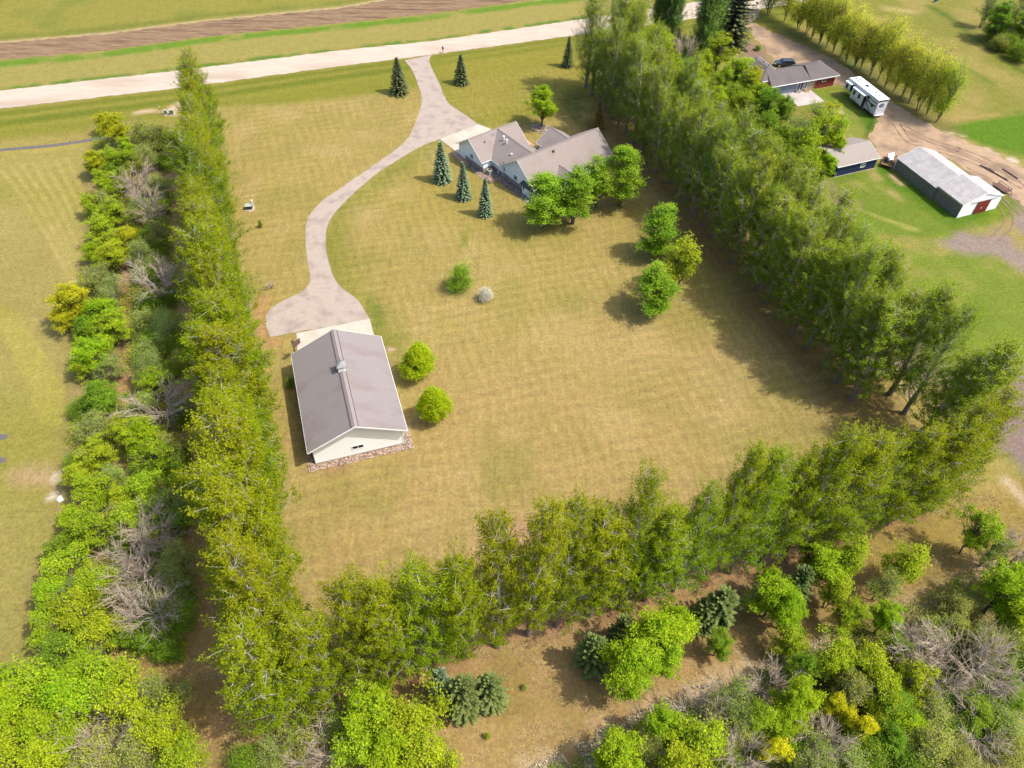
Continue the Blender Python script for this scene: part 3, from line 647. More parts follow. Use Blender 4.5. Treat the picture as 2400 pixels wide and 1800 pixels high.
# pipes and vents on the roof
def zroofB(x): return 2.5+0.647*(4.65-abs(x+5.44))
def pipe(x, y, z, r=0.09, h=0.7, nm='vent_pipe', mt=pipe_m):
    bm = bmesh.new(); cyl(bm, (x, y, z-0.1), (x, y, z+h), r, n=10); cyl(bm, (x, y, z+h), (x, y, z+h+0.1), r*1.6, r*1.5, 10); return obj(nm, bm, mt, H)
pipe(-6.35, 8.7, zroofB(-6.35), 0.12, 0.7); pipe(-6.55, 7.5, zroofB(-6.55), 0.12, 0.7); pipe(-7.6, 4.6, zroofB(-7.6), 0.12, 0.2)
zA = lambda y: 2.526+0.681*(4.442-abs(y-12.14)); zC = lambda y: 2.507+0.684*(5.35-abs(y))
pipe(-9.5, 10.6, zA(10.6), 0.08, 0.15, 'roof_vent', dark_m); pipe(-2.0, -1.0, zC(-1.0), 0.16, 0.18, 'roof_vent', dark_m)
bm = bmesh.new(); cx, cy_ = -6.9, 11.0; cz = zroofB(-6.9)
cyl(bm, (cx, cy_, cz-0.1), (cx, cy_, cz+1.3), 0.035, n=6); bar(bm, (cx-0.6, cy_, cz+1.2), (cx+0.6, cy_, cz+1.2), 0.035); bar(bm, (cx-0.3, cy_-0.35, cz+1.0), (cx-0.3, cy_+0.35, cz+1.0), 0.03); bar(bm, (cx+0.3, cy_-0.3, cz+1.15), (cx+0.3, cy_+0.3, cz+1.15), 0.03)
obj('aerial', bm, grey_m, H)
bm = bmesh.new(); cyl(bm, (cx+0.2, cy_+0.6, cz-0.15), (cx+0.2, cy_+0.6, cz+0.45), 0.16, 0.14, 10); obj('chimney_cap', bm, nmat('tan_cap', A(214, 186, 150)), H)
localsheet('gravel_bed', H, [(-13.15, 13.2), (-12.9, 10.0), (-13.2, 7.4), (-13.0, 5.6), (-11.0, 4.0), (-11.2, 0.0), (-11.3, -4.6), (-8, -6.2), (-9.5, -3), (-9.3, 4.8), (-9.6, 8), (-11.7, 8.1), (-11.7, 14)], 0.06, darkrock, 0.08, 0.05)
def bedf(r):
    while True:
        x, y = -13.2+2.4*r.random() if r.random() < .5 else -11.3+1.9*r.random(), -4.5+17.5*r.random()
        if (y > 8.2 and x < -11.9 and x > -13.0) or (y < 4.2 and -11.2 < x < -9.6) or (4.2 < y < 8 and -13 < x < -9.9): return x, y
stones('bed_stones', H, bedf, 800, 0.06, 0.14, tintmat('bed_rock', A(112, 100, 98), A(206, 186, 176)), 'grey and mauve stones in the bed along the pale blue house', 'stones', 9)
localsheet('pale_slab', H, [(-13.1, 8.9), (-12.9, 5.9), (-11.6, 4.3), (-11.3, 5.0), (-11.2, 8.0)], 0.075, nmat('pink_gravel', A(226, 186, 160), A(206, 166, 142), scale=4, bump=0.4), 0.09)
# wooden deck in the courtyard with two pots
DK = thing('wooden_deck', 'tan wooden deck boards in the small courtyard between the house gables', 'deck', H.location, TH)
bm = bmesh.new()
for i in range(14): box(bm, -0.6+i*0.22, -0.6+i*0.22+0.2, 5.35, 12.6, 0.12, 0.2)
obj('floorboards', bm, nmat('deck_wood', A(244, 205, 150), A(226, 186, 134), scale=3), DK)
for y in (5.3, 12.6):
    bm = bmesh.new(); box(bm, -0.6, 2.46, y, y+0.06, 0.0, 0.24); obj('frame_board', bm, nmat('deck_edge', A(200, 160, 110)), DK)
def place(px, py, z=0): return tuple(G(px, py, z))
for k, (u, v, lab) in enumerate(((1.2, 9.6, 'rust-brown planter pot on the deck, the one nearer the road'), (1.5, 8.0, 'rust-brown planter pot on the deck, the one nearer the roof'))):
    c, s_ = math.cos(TH), math.sin(TH)
    pt = thing('planter_pot', lab, 'pot', (7.716+c*u-s_*v, 127.76+s_*u+c*v, 0.2), group='pots on the deck')
    bm = bmesh.new(); cyl(bm, (0, 0, 0), (0, 0, 0.45), 0.2, 0.28, 12); obj('pot', bm, nmat('terracotta', A(150, 84, 52)), pt)
    bm = bmesh.new(); cyl(bm, (0, 0, 0.45), (0, 0, 0.5), 0.25, 0.2, 10); obj('soil', bm, nmat('pot_soil', (0.03, 0.02, 0.015)), pt)
# air conditioner
c, s_ = math.cos(TH), math.sin(TH)
def HW(u, v, z=0): return (7.716+c*u-s_*v, 127.76+s_*u+c*v, z)
AC = thing('air_conditioner', 'pale square air conditioner in the corner of the pale blue house', 'air conditioner', HW(-11.0, 7.0), TH)
bm = bmesh.new(); box(bm, -0.5, 0.5, -0.5, 0.5, 0.08, 1.0); obj('cabinet', bm, nmat('ac_paint', A(214, 214, 196), A(200, 200, 184), scale=3), AC)
bm = bmesh.new(); cyl(bm, (0, 0, 1.0), (0, 0, 1.03), 0.34, n=18); obj('fan_grille', bm, dark_m, AC)
bm = bmesh.new()
for i in range(9):
    z = 0.2+i*0.085
    for a in (-0.515, 0.502): box(bm, a, a+0.013, -0.42, 0.42, z, z+0.03); box(bm, -0.42, 0.42, a, a+0.013, z, z+0.03)
obj('louvre', bm, nmat('ac_louvre', (0.2, 0.22, 0.2)), AC)
bm = bmesh.new(); box(bm, -0.6, 0.6, -0.6, 0.6, 0.0, 0.08); obj('pad', bm, conc, AC)
MB = thing('gas_meter', 'small grey gas meter beside the air conditioner on the house wall', 'meter', HW(-9.95, 5.6), TH)
bm = bmesh.new(); box(bm, -0.15, 0.15, -0.25, 0.25, 0.5, 0.95); obj('housing', bm, grey_m, MB)
bm = bmesh.new(); cyl(bm, (0, 0.1, 0), (0, 0.1, 0.5), 0.04, n=8); cyl(bm, (0, -0.1, 0), (0, -0.1, 0.5), 0.04, n=8); obj('pipe', bm, grey_m, MB)

# ---- long barn
barnroof = striped('ribbed_metal', (0.38, 0.355, 0.34), (0.28, 0.26, 0.255), 0, 0.6, 0.25, base_scale=0.9, bump=0.5, rough=0.55)
blockwall = nmat('speckled_block', A(190, 188, 178), A(100, 98, 92), scale=7, rough=0.9, bump=0.5)
barnwhite = striped('barn_white', (0.80, 0.80, 0.77), (0.74, 0.74, 0.71), 1, 0.3, 0.2)
BN = thing('long_barn', 'long low barn with ribbed grey metal roof, white end and red sliding door', 'barn', (84.07, 120.06, 0), -1.2)
bm = bmesh.new(); gable_roof(bm, 6.5, 9.6, 2.93, 0.32, th=0.1); 
c1 = (-8.75, -0.28)
gable_roof(bm, 11.0, 9.25, 2.42, 0.36, th=0.1, c=c1, x1=-3.2); rfb = obj('roof', bm, barnroof, BN)
bm = bmesh.new(); gable_walls(bm, -3.15, 3.1, -4.55, 4.55, 0, 2.93, 0.32, 9.6, drop=0.1); gable_walls(bm, -14.1, -3.2, -4.75, 4.15, c1[1], 2.42, 0.36, 9.25, drop=0.1); obj('wall', bm, blockwall, BN)
bm = bmesh.new(); top = lambda y: 2.93+0.32*(4.8-abs(y))-0.1
prism(bm, [(-4.58, 0), (4.58, 0), (4.58, top(4.58)), (0, top(0)), (-4.58, top(-4.58))], 3.1, 3.13, 0); obj('end_wall', bm, barnwhite, BN)
for e_ in ((1, 0), (0, 1)):
    bm = bmesh.new(); fascia(bm, 6.5, 9.6, 2.93, 0.32, s=0.13, sides=(0, 0), ends=e_); obj('fascia', bm, white, BN)
bm = bmesh.new(); fascia(bm, 11.0, 9.25, 2.42, 0.36, c=c1, x1=-3.24, s=0.12, ends=(1, 0), sides=(0, 0)); obj('fascia', bm, white, BN)
bm = bmesh.new(); box(bm, 3.2, 3.26, -1.0, 2.0, 0.05, 2.75); sdo = obj('sliding_door', bm, striped('red_door', A(170, 62, 54), A(140, 46, 42), 1, 0.35, 0.3, base_scale=2), BN)
bm = bmesh.new(); bar(bm, (3.23, -2.6, 2.82), (3.23, 3.3, 2.82), 0.1, 0.12); obj('door_track', bm, grey_m, BN)
bm = bmesh.new(); box(bm, 3.27, 3.32, 0.3, 0.4, 1.0, 1.4); obj('handle', bm, pipe_m, sdo)
bm = bmesh.new(); box(bm, -3.15, 3.1, -4.62, -4.56, 2.5, 2.8); obj('eave_board', bm, grey_m, BN)
bm = bmesh.new(); cyl(bm, (-14.12, -4.82, 0), (-14.12, -4.82, 2.2), 0.05, n=8); obj('downpipe', bm, pipe_m, BN)

# ---- blue shed
SH = thing('blue_shed', 'navy blue shed with pale roof and one white window, half hidden by trees', 'shed', (64.85, 133.3, 0), 0.387)
L, W, he, pit = 10.1, 8.2, 2.52, 0.353
bm = bmesh.new(); gable_walls(bm, -L/2+0.22, L/2-0.22, -W/2+0.36, W/2-0.36, 0, he, pit, W); obj('wall', bm, striped('navy_siding', A(44, 62, 104), A(32, 48, 86), 2, 0.2, 0.5), SH)
bm = bmesh.new(); gable_roof(bm, L, W, he, pit, th=0.12); obj('roof', bm, nmat('pale_shingle', A(196, 184, 174), A(182, 170, 160), scale=6, bump=0.3, c3=A(186, 172, 160), scale3=0.4), SH)
bm = bmesh.new(); fascia(bm, L, W, he, pit, s=0.14); obj('fascia', bm, white, SH)
window(SH, 'y-', -W/2+0.36, 1.0, 2.1, 0.95, 1.85, 2, fm=nmat('thick_white_frame', (0.8, 0.78, 0.72)))
bm = bmesh.new(); box(bm, -L/2+0.2, L/2-0.2, -W/2+0.33, W/2-0.33, 0, 0.12); obj('foundation', bm, conc, SH)

# ---- far house, brick red and grey-blue
FH = thing('brick_house', 'low house with dark hipped roof, grey-blue walls and brick red end beside the camper', 'house', (72.73, 166.055, 0), 0.3713)
def hip(bm, x0, x1, y0, y1, z, rz_, r0, r1, th=0.14):
    """rect eave x0..x1,y0..y1 at z, ridge from r0 to r1 (xy) at rz_"""
    lo = [bm.verts.new((x, y, z-th)) for x, y in ((x0, y0), (x1, y0), (x1, y1), (x0, y1))]
    hi = [bm.verts.new((x, y, z)) for x, y in ((x0, y0), (x1, y0), (x1, y1), (x0, y1))]
    a = bm.verts.new((*r0, rz_)); b_ = bm.verts.new((*r1, rz_)); bm.faces.new(lo[::-1])
    for i in range(4): bm.faces.new((lo[i], lo[(i+1) % 4], hi[(i+1) % 4], hi[i]))
    if abs(r0[1]-r1[1]) < 1e-3:   # ridge along x
        bm.faces.new((hi[0], hi[1], b_, a)); bm.faces.new((hi[1], hi[2], b_)); bm.faces.new((hi[2], hi[3], a, b_)); bm.faces.new((hi[3], hi[0], a))
    else:                         # ridge along y, a near, b far
        bm.faces.new((hi[0], hi[1], a)); bm.faces.new((hi[1], hi[2], b_, a)); bm.faces.new((hi[2], hi[3], b_)); bm.faces.new((hi[3], hi[0], a, b_))
bm = bmesh.new()
hip(bm, -7.75, 0, 0, 7.85, 2.6, 4.15, (-7.2, 3.9), (-4.1, 3.9)); hip(bm, -18.0, -7.6, 0.05, 7.4, 2.59, 4.0, (-17.0, 4.3), (-7.65, 4.3)); hip(bm, -19.3, -12.95, 2.2, 13.2, 3.0, 4.5, (-16.3, 5.3), (-16.3, 10.0))
roof2 = obj('roof', bm, shingle_dark, FH)
bm = bmesh.new()
for a, b_, z in (((-7.75, 0), (0, 0), 2.6), ((-18, 0.05), (-7.75, 0.05), 2.59), ((-19.3, 2.2), (-12.95, 2.2), 3.0)): box(bm, a[0], b_[0], a[1]-0.05, a[1], z-0.2, z-0.01)
box(bm, 0, 0.05, 0, 7.85, 2.4, 2.59); box(bm, -12.95, -12.9, 2.2, 13.2, 2.8, 2.99); obj('fascia', bm, white, FH)
bm = bmesh.new(); box(bm, -5.6, -0.6, 0.5, 7.3, 0, 2.46); obj('brick_wall', bm, nmat('red_brick', A(170, 78, 66), A(150, 62, 54), scale=5, bump=0.3), FH)
bm = bmesh.new(); box(bm, -7.9, -5.6, 0.55, 7.2, 0, 2.455); obj('cream_wall', bm, nmat('cream_brick', A(226, 206, 172), A(212, 190, 156), scale=4), FH)
for i in range(4):
    bm = bmesh.new(); box(bm, -6.05+0.12*(i % 2), -5.58, 0.47, 0.52, 0.35+i*0.55, 0.62+i*0.55); obj('brick_quoin', bm, MATS['red_brick'], FH)
bm = bmesh.new(); box(bm, -17.5, -7.9, 0.6, 7.0, 0, 2.45); box(bm, -18.9, -13.4, 2.7, 12.8, 0, 2.86); obj('siding_wall', bm, striped('bluegrey_siding', A(150, 168, 190), A(136, 154, 176), 2, 0.2, 0.3), FH)
window(FH, 'y-', 0.5, -4.15, -3.1, 1.35, 2.05, 1)
w_ = window(FH, 'y-', 0.6, -10.6, -9.0, 0.25, 2.25, 2, name='patio_door')
window(FH, 'y-', 0.6, -8.6, -8.0, 0.3, 2.3, 1, name='back_door', fm=white)
window(FH, 'y-', 2.7, -17.0, -14.0, 1.2, 2.5, 2)
bm = bmesh.new()
for i in range(3): box(bm, -8.8, -7.6, 0.5-0.35*(3-i), 0.6, 0.0, 0.15+0.15*i) if i == 2 else box(bm, -8.8, -7.6, 0.5-0.35*(3-i), 0.5-0.35*(2-i), 0.0, 0.12+0.13*i)
obj('steps', bm, nmat('step_wood', A(206, 176, 146)), FH)
bm = bmesh.new()
for x, y, z in ((-17.0, 9.0, 4.2), (-15.4, 8.2, 4.25), (-15.0, 6.6, 4.1), (-14.6, 4.0, 3.6)): cyl(bm, (x, y, z-0.3), (x, y, z+0.3), 0.09, n=8)
obj('roof_vent', bm, dark_m, roof2)
localsheet('patio', FH, [(-14.4, 0.6), (-14.2, -5.3), (-7.06, -5.4), (-6.9, 0.0), (-7.8, 0.5)], 0.1, nmat('patio_concrete', A(240, 226, 220), A(226, 212, 204), scale=0.8, c3=A(214, 198, 188), scale3=0.3), 0.12)
PB = thing('step_stool', 'small dark low bench on the patio behind the brick house', 'bench', tuple(np.array(G(1869, 218))+[0, 0, 0.1]), -0.3)
bm = bmesh.new(); box(bm, -0.6, 0.6, -0.18, 0.18, 0.38, 0.44); obj('seat', bm, nmat('bench_wood', (0.12, 0.09, 0.07)), PB)
for s_ in (-0.5, 0.5):
    bm = bmesh.new(); box(bm, s_-0.04, s_+0.04, -0.15, 0.15, 0, 0.38); obj('leg', bm, MATS['bench_wood'], PB)

#==VEHICLES==
def wheel(parent, x, y, r=0.38, wd=0.24, axis='y', rimc=(0.6, 0.6, 0.6), side=1):
    bm = bmesh.new(); a = Vector((0, wd/2, 0)) if axis == 'y' else Vector((wd/2, 0, 0)); p = Vector((x, y, r))
    cyl(bm, p-a*0.8, p+a*0.8, r, n=20); cyl(bm, p-a, p-a*0.8, r*0.9, r, 20); cyl(bm, p+a*0.8, p+a, r, r*0.9, 20)
    wl = obj('wheel', bm, nmat('tyre_rubber', (0.02, 0.02, 0.02), (0.03, 0.03, 0.03)), parent, True)
    bm = bmesh.new(); cyl(bm, p-a*1.05, p+a*1.05, r*0.58, r*0.58, 14); obj('rim', bm, nmat('rim_metal', rimc, rough=0.4, metal=0.4), wl)
# camper: a fifth-wheel, nose towards the far house
RV = thing('camper_trailer', 'long white and grey camper trailer with slide-outs parked on the dirt track', 'camper', (76.0, 157.4, 0), -1.257)
rvw = nmat('camper_side', (0.50, 0.50, 0.51), (0.46, 0.46, 0.47), rough=0.35)
rvroof = nmat('camper_roof', (0.86, 0.86, 0.86), (0.82, 0.82, 0.82), rough=0.6); rvblack = nmat('camper_black', (0.015, 0.015, 0.018), (0.02, 0.02, 0.02), rough=0.3)
rvgrey = nmat('camper_grey', (0.05, 0.05, 0.055), rough=0.4)
bm = bmesh.new(); prism(bm, [(-5.62, 2.2), (-5.3, 1.7), (-3.0, 1.7), (-2.6, 0.75), (5.65, 0.75), (5.65, 3.95), (-5.1, 3.95), (-5.55, 3.3)], -1.3, 1.3, 1); obj('body', bm, rvw, RV)
bm = bmesh.new(); prism(bm, [(-5.45, 3.6), (-5.1, 3.97), (5.72, 3.97), (5.72, 4.08), (-4.9, 4.08), (-5.35, 3.85)], -1.34, 1.34, 1); obj('roof', bm, rvroof, RV)
bm = bmesh.new(); box(bm, -2.5, 5.3, -1.1, 1.1, 0.5, 0.75); obj('chassis', bm, rvblack, RV)
for x0, x1, z0, z1 in ((-5.0, -3.0, 2.0, 3.45), (-2.2, 1.9, 1.0, 3.3)):
    bm = bmesh.new(); box(bm, x0, x1, -2.05, -1.3, z0, z1); sl_ = obj('slide_out', bm, rvw, RV)
    bm = bmesh.new(); box(bm, x0-0.04, x1+0.04, -2.09, -1.3, z1, z1+0.07); obj('slide_roof', bm, rvroof, sl_)
    bm = bmesh.new(); box(bm, x1, x1+0.03, -2.04, -1.3, z0, z1-0.01); obj('side_panel', bm, rvblack, sl_)
    for a, b_ in (((x0+0.5, x0+1.2),) if x1 < 0 else ((x0+0.5, x0+1.25), (x0+2.3, x0+3.05))):
        bm = bmesh.new(); box(bm, a, b_, -2.07, -2.05, z1-1.25, z1-0.3); obj('window', bm, glass('camper_glass', (0.008, 0.008, 0.01)), sl_)
    bm = bmesh.new(); prism(bm, [(x0+0.3, z0+0.35), (x0+1.2, z0+0.22), (x1-0.4, z0+0.12), (x0+1.3, z0+0.36)], -2.075, -2.052, 1); obj('stripe', bm, rvgrey, sl_)
for a, b_, z0, z1 in ((2.2, 2.8, 2.85, 3.5), (3.9, 4.6, 1.9, 2.6)):
    bm = bmesh.new(); box(bm, a, b_, -1.325, -1.30, z0, z1); obj('window', bm, glass('camper_glass'), RV)
bm = bmesh.new()
def swoosh(bm, pts, y, wd):
    for (a, b_) in zip(pts[:-1], pts[1:]): bar(bm, (a[0], y, a[1]), (b_[0], y, b_[1]), 0.02, wd)
for P_, y_, w_s in (([(2.0, 2.5), (3.0, 2.55), (4.0, 2.35), (5.3, 2.5)], -1.315, 0.3), ([(1.9, 2.35), (2.6, 1.9), (3.3, 1.3), (4.2, 0.95)], -1.32, 0.24), ([(2.6, 3.4), (3.8, 3.15), (5.4, 3.2)], -1.318, 0.14), ([(-2.9, 2.7), (-2.6, 2.0), (-2.3, 1.5)], -1.315, 0.1), ([(-5.2, 2.5), (-4.4, 2.2), (-3.2, 1.9)], -1.33, 0.1)):
    bm = bmesh.new(); swoosh(bm, P_, y_, w_s); obj('swoosh_stripe', bm, rvgrey, RV)

bm = bmesh.new(); box(bm, 5.65, 5.68, -1.2, 1.2, 3.6, 3.92); box(bm, 5.655, 5.675, -1.28, -1.2, 0.8, 3.6); obj('rear_cap', bm, rvgrey, RV)
bm = bmesh.new(); N = 28; ring = []
for i in range(N):
    t_ = 2*PI*i/N; ring.append((bm.verts.new((5.68, 1.0*math.cos(t_), 2.75+0.72*math.sin(t_))), bm.verts.new((5.68, 0.88*math.cos(t_), 2.75+0.6*math.sin(t_)))))
for i in range(N): a, b_ = ring[i], ring[(i+1) % N]; bm.faces.new((a[0], b_[0], b_[1], a[1]))
obj('oval_emblem', bm, rvroof, RV)
bm = bmesh.new()
for k in range(6):
    zz = 2.3+k*0.16; h_ = 0.8*math.sqrt(max(0, 1-((zz-2.75)/0.6)**2)); bar(bm, (5.69, -h_+0.05, zz), (5.69, h_-0.1-0.06*k, zz+0.06), 0.01, 0.07)
obj('emblem_stripe', bm, rvgrey, RV)
bm = bmesh.new(); box(bm, 5.7, 5.95, -1.2, 1.2, 0.6, 0.72); obj('bumper', bm, rvroof, RV)
for x, y in ((-4.2, -0.2), (-3.6, 0.5), (-3.2, -0.4), (2.6, 0.1), (3.9, 0.1)):
    bm = bmesh.new(); box(bm, x-0.18, x+0.18, y-0.18, y+0.18, 4.08, 4.16); obj('roof_vent', bm, rvgrey, RV)
bm = bmesh.new(); bmesh.ops.create_uvsphere(bm, u_segments=20, v_segments=10, radius=0.5, matrix=Matrix.Translation((-0.6, 0.1, 4.1)) @ Matrix.Diagonal((1, 0.8, 0.45, 1))); obj('air_conditioner_dome', bm, nmat('purple_dome', (0.06, 0.04, 0.12), rough=0.3), RV, True)
for x in (0.9, 1.9):
    for y in (-1.12, 1.12): wheel(RV, x, y)
for y in (-0.9, 0.75):
    bm = bmesh.new(); box(bm, -2.4, -2.2, y, y+0.15, 0, 0.8); obj('landing_leg', bm, rvblack, RV)
# dark car behind the far house
def car(name, label, loc, rz, paint):
    c_ = thing(name, label, 'car', loc, rz)
    bm = bmesh.new(); prof = [(-2.35, 0.35), (2.35, 0.35), (2.42, 0.75), (2.3, 1.0), (1.3, 1.12), (0.75, 1.62), (-1.6, 1.68), (-2.2, 1.15), (-2.4, 0.8)]
    prism(bm, prof, -0.92, 0.92, 1)
    for v in bm.verts:
        if v.co.z > 1.2: v.co.y *= 0.82
        if abs(v.co.x) > 2.2: v.co.y *= 0.9
    bd = obj('body', bm, nmat('car_paint', paint, paint, rough=0.25, spec=0.6), c_)
    md = bd.modifiers.new('b', 'BEVEL'); md.width = 0.08; md.segments = 3
    gl = glass('car_glass', (0.01, 0.012, 0.015))
    for s_ in (-1, 1):
        bm = bmesh.new()
        P = [(0.98, 1.2), (0.66, 1.56), (-1.5, 1.6), (-1.95, 1.18)]
        for p in [P]:
            vs = [bm.verts.new((x, s_*(0.935-0.36*(z-1.12) ), z)) for x, z in p]; bm.faces.new(vs)
        obj('side_window', bm, gl, c_)
    bm = bmesh.new(); vs = [bm.verts.new(q) for q in ((1.32, -0.72, 1.15), (1.32, 0.72, 1.15), (0.80, 0.66, 1.62), (0.80, -0.66, 1.62))]; bm.faces.new(vs); obj('windscreen', bm, gl, c_)
    bm = bmesh.new(); vs = [bm.verts.new(q) for q in ((-1.68, -0.66, 1.62), (-1.68, 0.66, 1.62), (-2.2, 0.68, 1.22), (-2.2, -0.68, 1.22))]; bm.faces.new(vs); obj('rear_window', bm, gl, c_)
    for s_ in (-0.62, 0.62):
        bm = bmesh.new(); box(bm, 2.36, 2.44, s_-0.2, s_+0.2, 0.72, 0.9); obj('headlight', bm, nmat('lamp_glass', (0.7, 0.7, 0.68), rough=0.2), c_)
    for x in (-1.45, 1.45):
        for y in (-0.82, 0.82): wheel(c_, x, y, 0.36, 0.22)
    return c_
car('parked_car', 'dark blue-black car parked behind the dark roofed brick house', tuple(G(1838, 155)), 0.3713+2.75, (0.03, 0.04, 0.06))
# flat trailer with a heap of white scrap between shed and barn
TR = thing('flat_trailer', 'flat wooden trailer standing on the dirt between blue shed and barn', 'trailer', tuple(G(2083, 383)), 0.95)
bm = bmesh.new(); box(bm, -2.4, 2.2, -1.1, 1.1, 0.62, 0.72); obj('deck', bm, nmat('trailer_wood', A(176, 142, 104), A(150, 118, 86), scale=3, stretch=(0.3, 3, 1)), TR)
bm = bmesh.new(); 
for y in (-1.0, 1.0): bar(bm, (-2.4, y, 0.56), (2.2, y, 0.56), 0.08, 0.12)
bar(bm, (2.2, -1.0, 0.56), (3.3, 0, 0.5), 0.08); bar(bm, (2.2, 1.0, 0.56), (3.3, 0, 0.5), 0.08); bar(bm, (-1.2, -1.0, 0.5), (-1.2, 1.0, 0.5), 0.08); obj('frame', bm, dark_m, TR)
for y in (-1.15, 1.15): wheel(TR, -0.6, y, 0.34, 0.2)
SP = thing('scrap_heap', 'heap of white panels and dark brush piled on the flat trailer', 'scrap', tuple(np.array(G(2083, 383))+[0, 0, 0.72]), 0.95)
r = np.random.default_rng(4); bm = bmesh.new()
for i in range(16):
    m_ = Matrix.Translation((-0.2+1.5*(r.random()-0.5)+0.3, 0.9*(r.random()-0.5)+0.1, 0.15+0.06*i)) @ Matrix.Rotation(0.5*(r.random()-0.5), 4, 'Z') @ Matrix.Rotation(0.5*(r.random()-0.5), 4, 'X') @ Matrix.Rotation(0.3*(r.random()-0.5), 4, 'Y')
    box(bm, -0.9, 0.9, -0.12-0.15*r.random(), 0.2, 0, 0.04, m_)
obj('panels', bm, white, SP)
bm = bmesh.new()
for i in range(120):
    a = Vector((-1.4+0.8*r.random(), -0.8+1.6*r.random(), 0.1)); d = Vector((r.random()-0.7, r.random()-0.5, 0.5*r.random())).normalized()*(0.4+0.7*r.random()); bar(bm, a, a+d, 0.025)
obj('brush', bm, nmat('twig_dark', (0.06, 0.05, 0.045)), SP)
# utility trailer by the barn's right corner
UT = thing('utility_trailer', 'small black-framed trailer with a white-hubbed wheel behind the barn corner', 'trailer', tuple(G(2345, 446)), -1.2)
bm = bmesh.new(); box(bm, -1.6, 1.5, -0.8, 0.8, 0.55, 0.62); obj('deck', bm, nmat('rusty_deck', A(170, 120, 96), A(140, 100, 84)), UT)
bm = bmesh.new()
for a, b_ in (((-1.6, -0.8, .6), (1.5, -0.8, .6)), ((-1.6, 0.8, .6), (1.5, 0.8, .6)), ((-1.6, -0.8, 1.0), (1.5, -0.8, 1.0)), ((-1.6, 0.8, 1.0), (1.5, 0.8, 1.0)), ((1.5, -0.8, .6), (2.5, 0, .5)), ((1.5, 0.8, .6), (2.5, 0, .5)), ((1.5, -0.8, .55), (1.5, -0.8, 1.0)), ((1.5, 0.8, .55), (1.5, 0.8, 1.0)), ((-1.6, 0.8, .55), (-1.6, 0.8, 1.0)), ((-1.6, -0.8, .55), (-1.6, -0.8, 1.0)), ((1.5, -0.8, 1.0), (1.5, 0.8, 1.0))): bar(bm, a, b_, 0.07)
obj('frame', bm, dark_m, UT)
for y in (-0.95, 0.95): wheel(UT, 0.6, y, 0.33, 0.2, rimc=(0.8, 0.8, 0.8))
# implements lying in the yard
def implement(label, a, b_, loop, name='steel_drag_bar'):
    pa, pb = G(*a), G(*b_); m_ = (pa+pb)/2; d = pb-pa; o = thing(name, label, 'farm implement', (m_[0], m_[1], 0), math.atan2(d[1], d[0]), 'implements lying in the dirt yard'); Ld = np.hypot(d[0], d[1])
    bm = bmesh.new(); bar(bm, (-Ld/2, 0, 0.16), (Ld/2, 0, 0.16), 0.16); obj('bar', bm, nmat('old_steel', (0.07, 0.055, 0.05), (0.10, 0.08, 0.07), rough=0.8), o)
    bm = bmesh.new(); n = int(Ld/0.5)
    for i in range(n): x = -Ld/2+i*Ld/n; bar(bm, (x, -0.18, 0.1), (x, 0.18, 0.1), 0.05)
    obj('teeth', bm, MATS['old_steel'], o)
    if loop:
        bm = bmesh.new(); bar(bm, (-Ld/2, 0, 0.14), (-Ld/2+1.6, 0.5, 0.14), 0.1); bar(bm, (-Ld/2+1.6, 0.5, 0.14), (-Ld/2+2.9, 0.4, 0.14), 0.16); bar(bm, (-Ld/2+2.9, 0.4, 0.14), (-Ld/2+2.2, 0, 0.14), 0.1); obj('tow_frame', bm, MATS['old_steel'], o)
    return o
implement('long dark steel implement with a looped end lying in the yard behind the barn', (2297, 388), (2361, 424), True)
implement('shorter dark steel bar lying farther right in the dirt behind the barn', (2349, 397), (2385, 420), False)

#==SMALL==
green_box = nmat('utility_green', A(120, 150, 130), A(104, 134, 114), scale=3, rough=0.5)
def utility_box(label, px, py, w_, d_, h_, rz=0.3, mat=green_box, name='utility_box', grp=None):
    o = thing(name, label, 'utility box', tuple(G(px, py)), rz, grp)
    bm = bmesh.new(); prism(bm, [(-d_/2, 0.08), (d_/2, 0.08), (d_/2, h_), (-d_/2, h_-0.12)], -w_/2, w_/2, 0); obj('cabinet', bm, mat, o)
    bm = bmesh.new(); box(bm, -w_/2-0.03, w_/2+0.03, -d_/2-0.03, d_/2+0.04, h_, h_+0.05); obj('lid', bm, nmat('utility_lid', A(214, 226, 214)), o)
    bm = bmesh.new(); box(bm, -w_/2-0.15, w_/2+0.15, -d_/2-0.15, d_/2+0.15, 0, 0.08); obj('pad', bm, conc, o)
    return o
utility_box('pale green utility box with white lid, right one of the pair by the road', 403, 268, 0.75, 0.6, 1.0, grp='utility boxes by the road')
utility_box('smaller pale green utility box with white lid, left one of the pair by the road', 389, 268, 0.5, 0.45, 0.95, grp='utility boxes by the road')
def marker_post(label, px, py, h_, mat, lean=0.0, wd=0.1, name='marker_post'):
    o = thing(name, label, 'marker post', tuple(G(px, py))); bm = bmesh.new(); bar(bm, (0, 0, 0), (lean, 0, h_), wd, wd*0.6); obj('post', bm, mat, o)
    bm = bmesh.new(); box(bm, lean-wd*0.6, lean+wd*0.6, -wd*0.5, wd*0.5, h_, h_+0.14); obj('cap', bm, pipe_m, o); return o
marker_post('thin pale marker post left of the two utility boxes by the road', 379, 267, 1.5, nmat('post_green', A(206, 200, 150)))
TB = utility_box('dark green transformer cabinet on the lawn beside a white post', 584, 489, 1.15, 0.95, 0.75, 0.2, nmat('transformer_green', A(70, 96, 84), A(58, 80, 72)), 'transformer_box')
marker_post('thick white post beside the green transformer cabinet on the lawn', 594.5, 487, 1.5, pipe_m, wd=0.22)
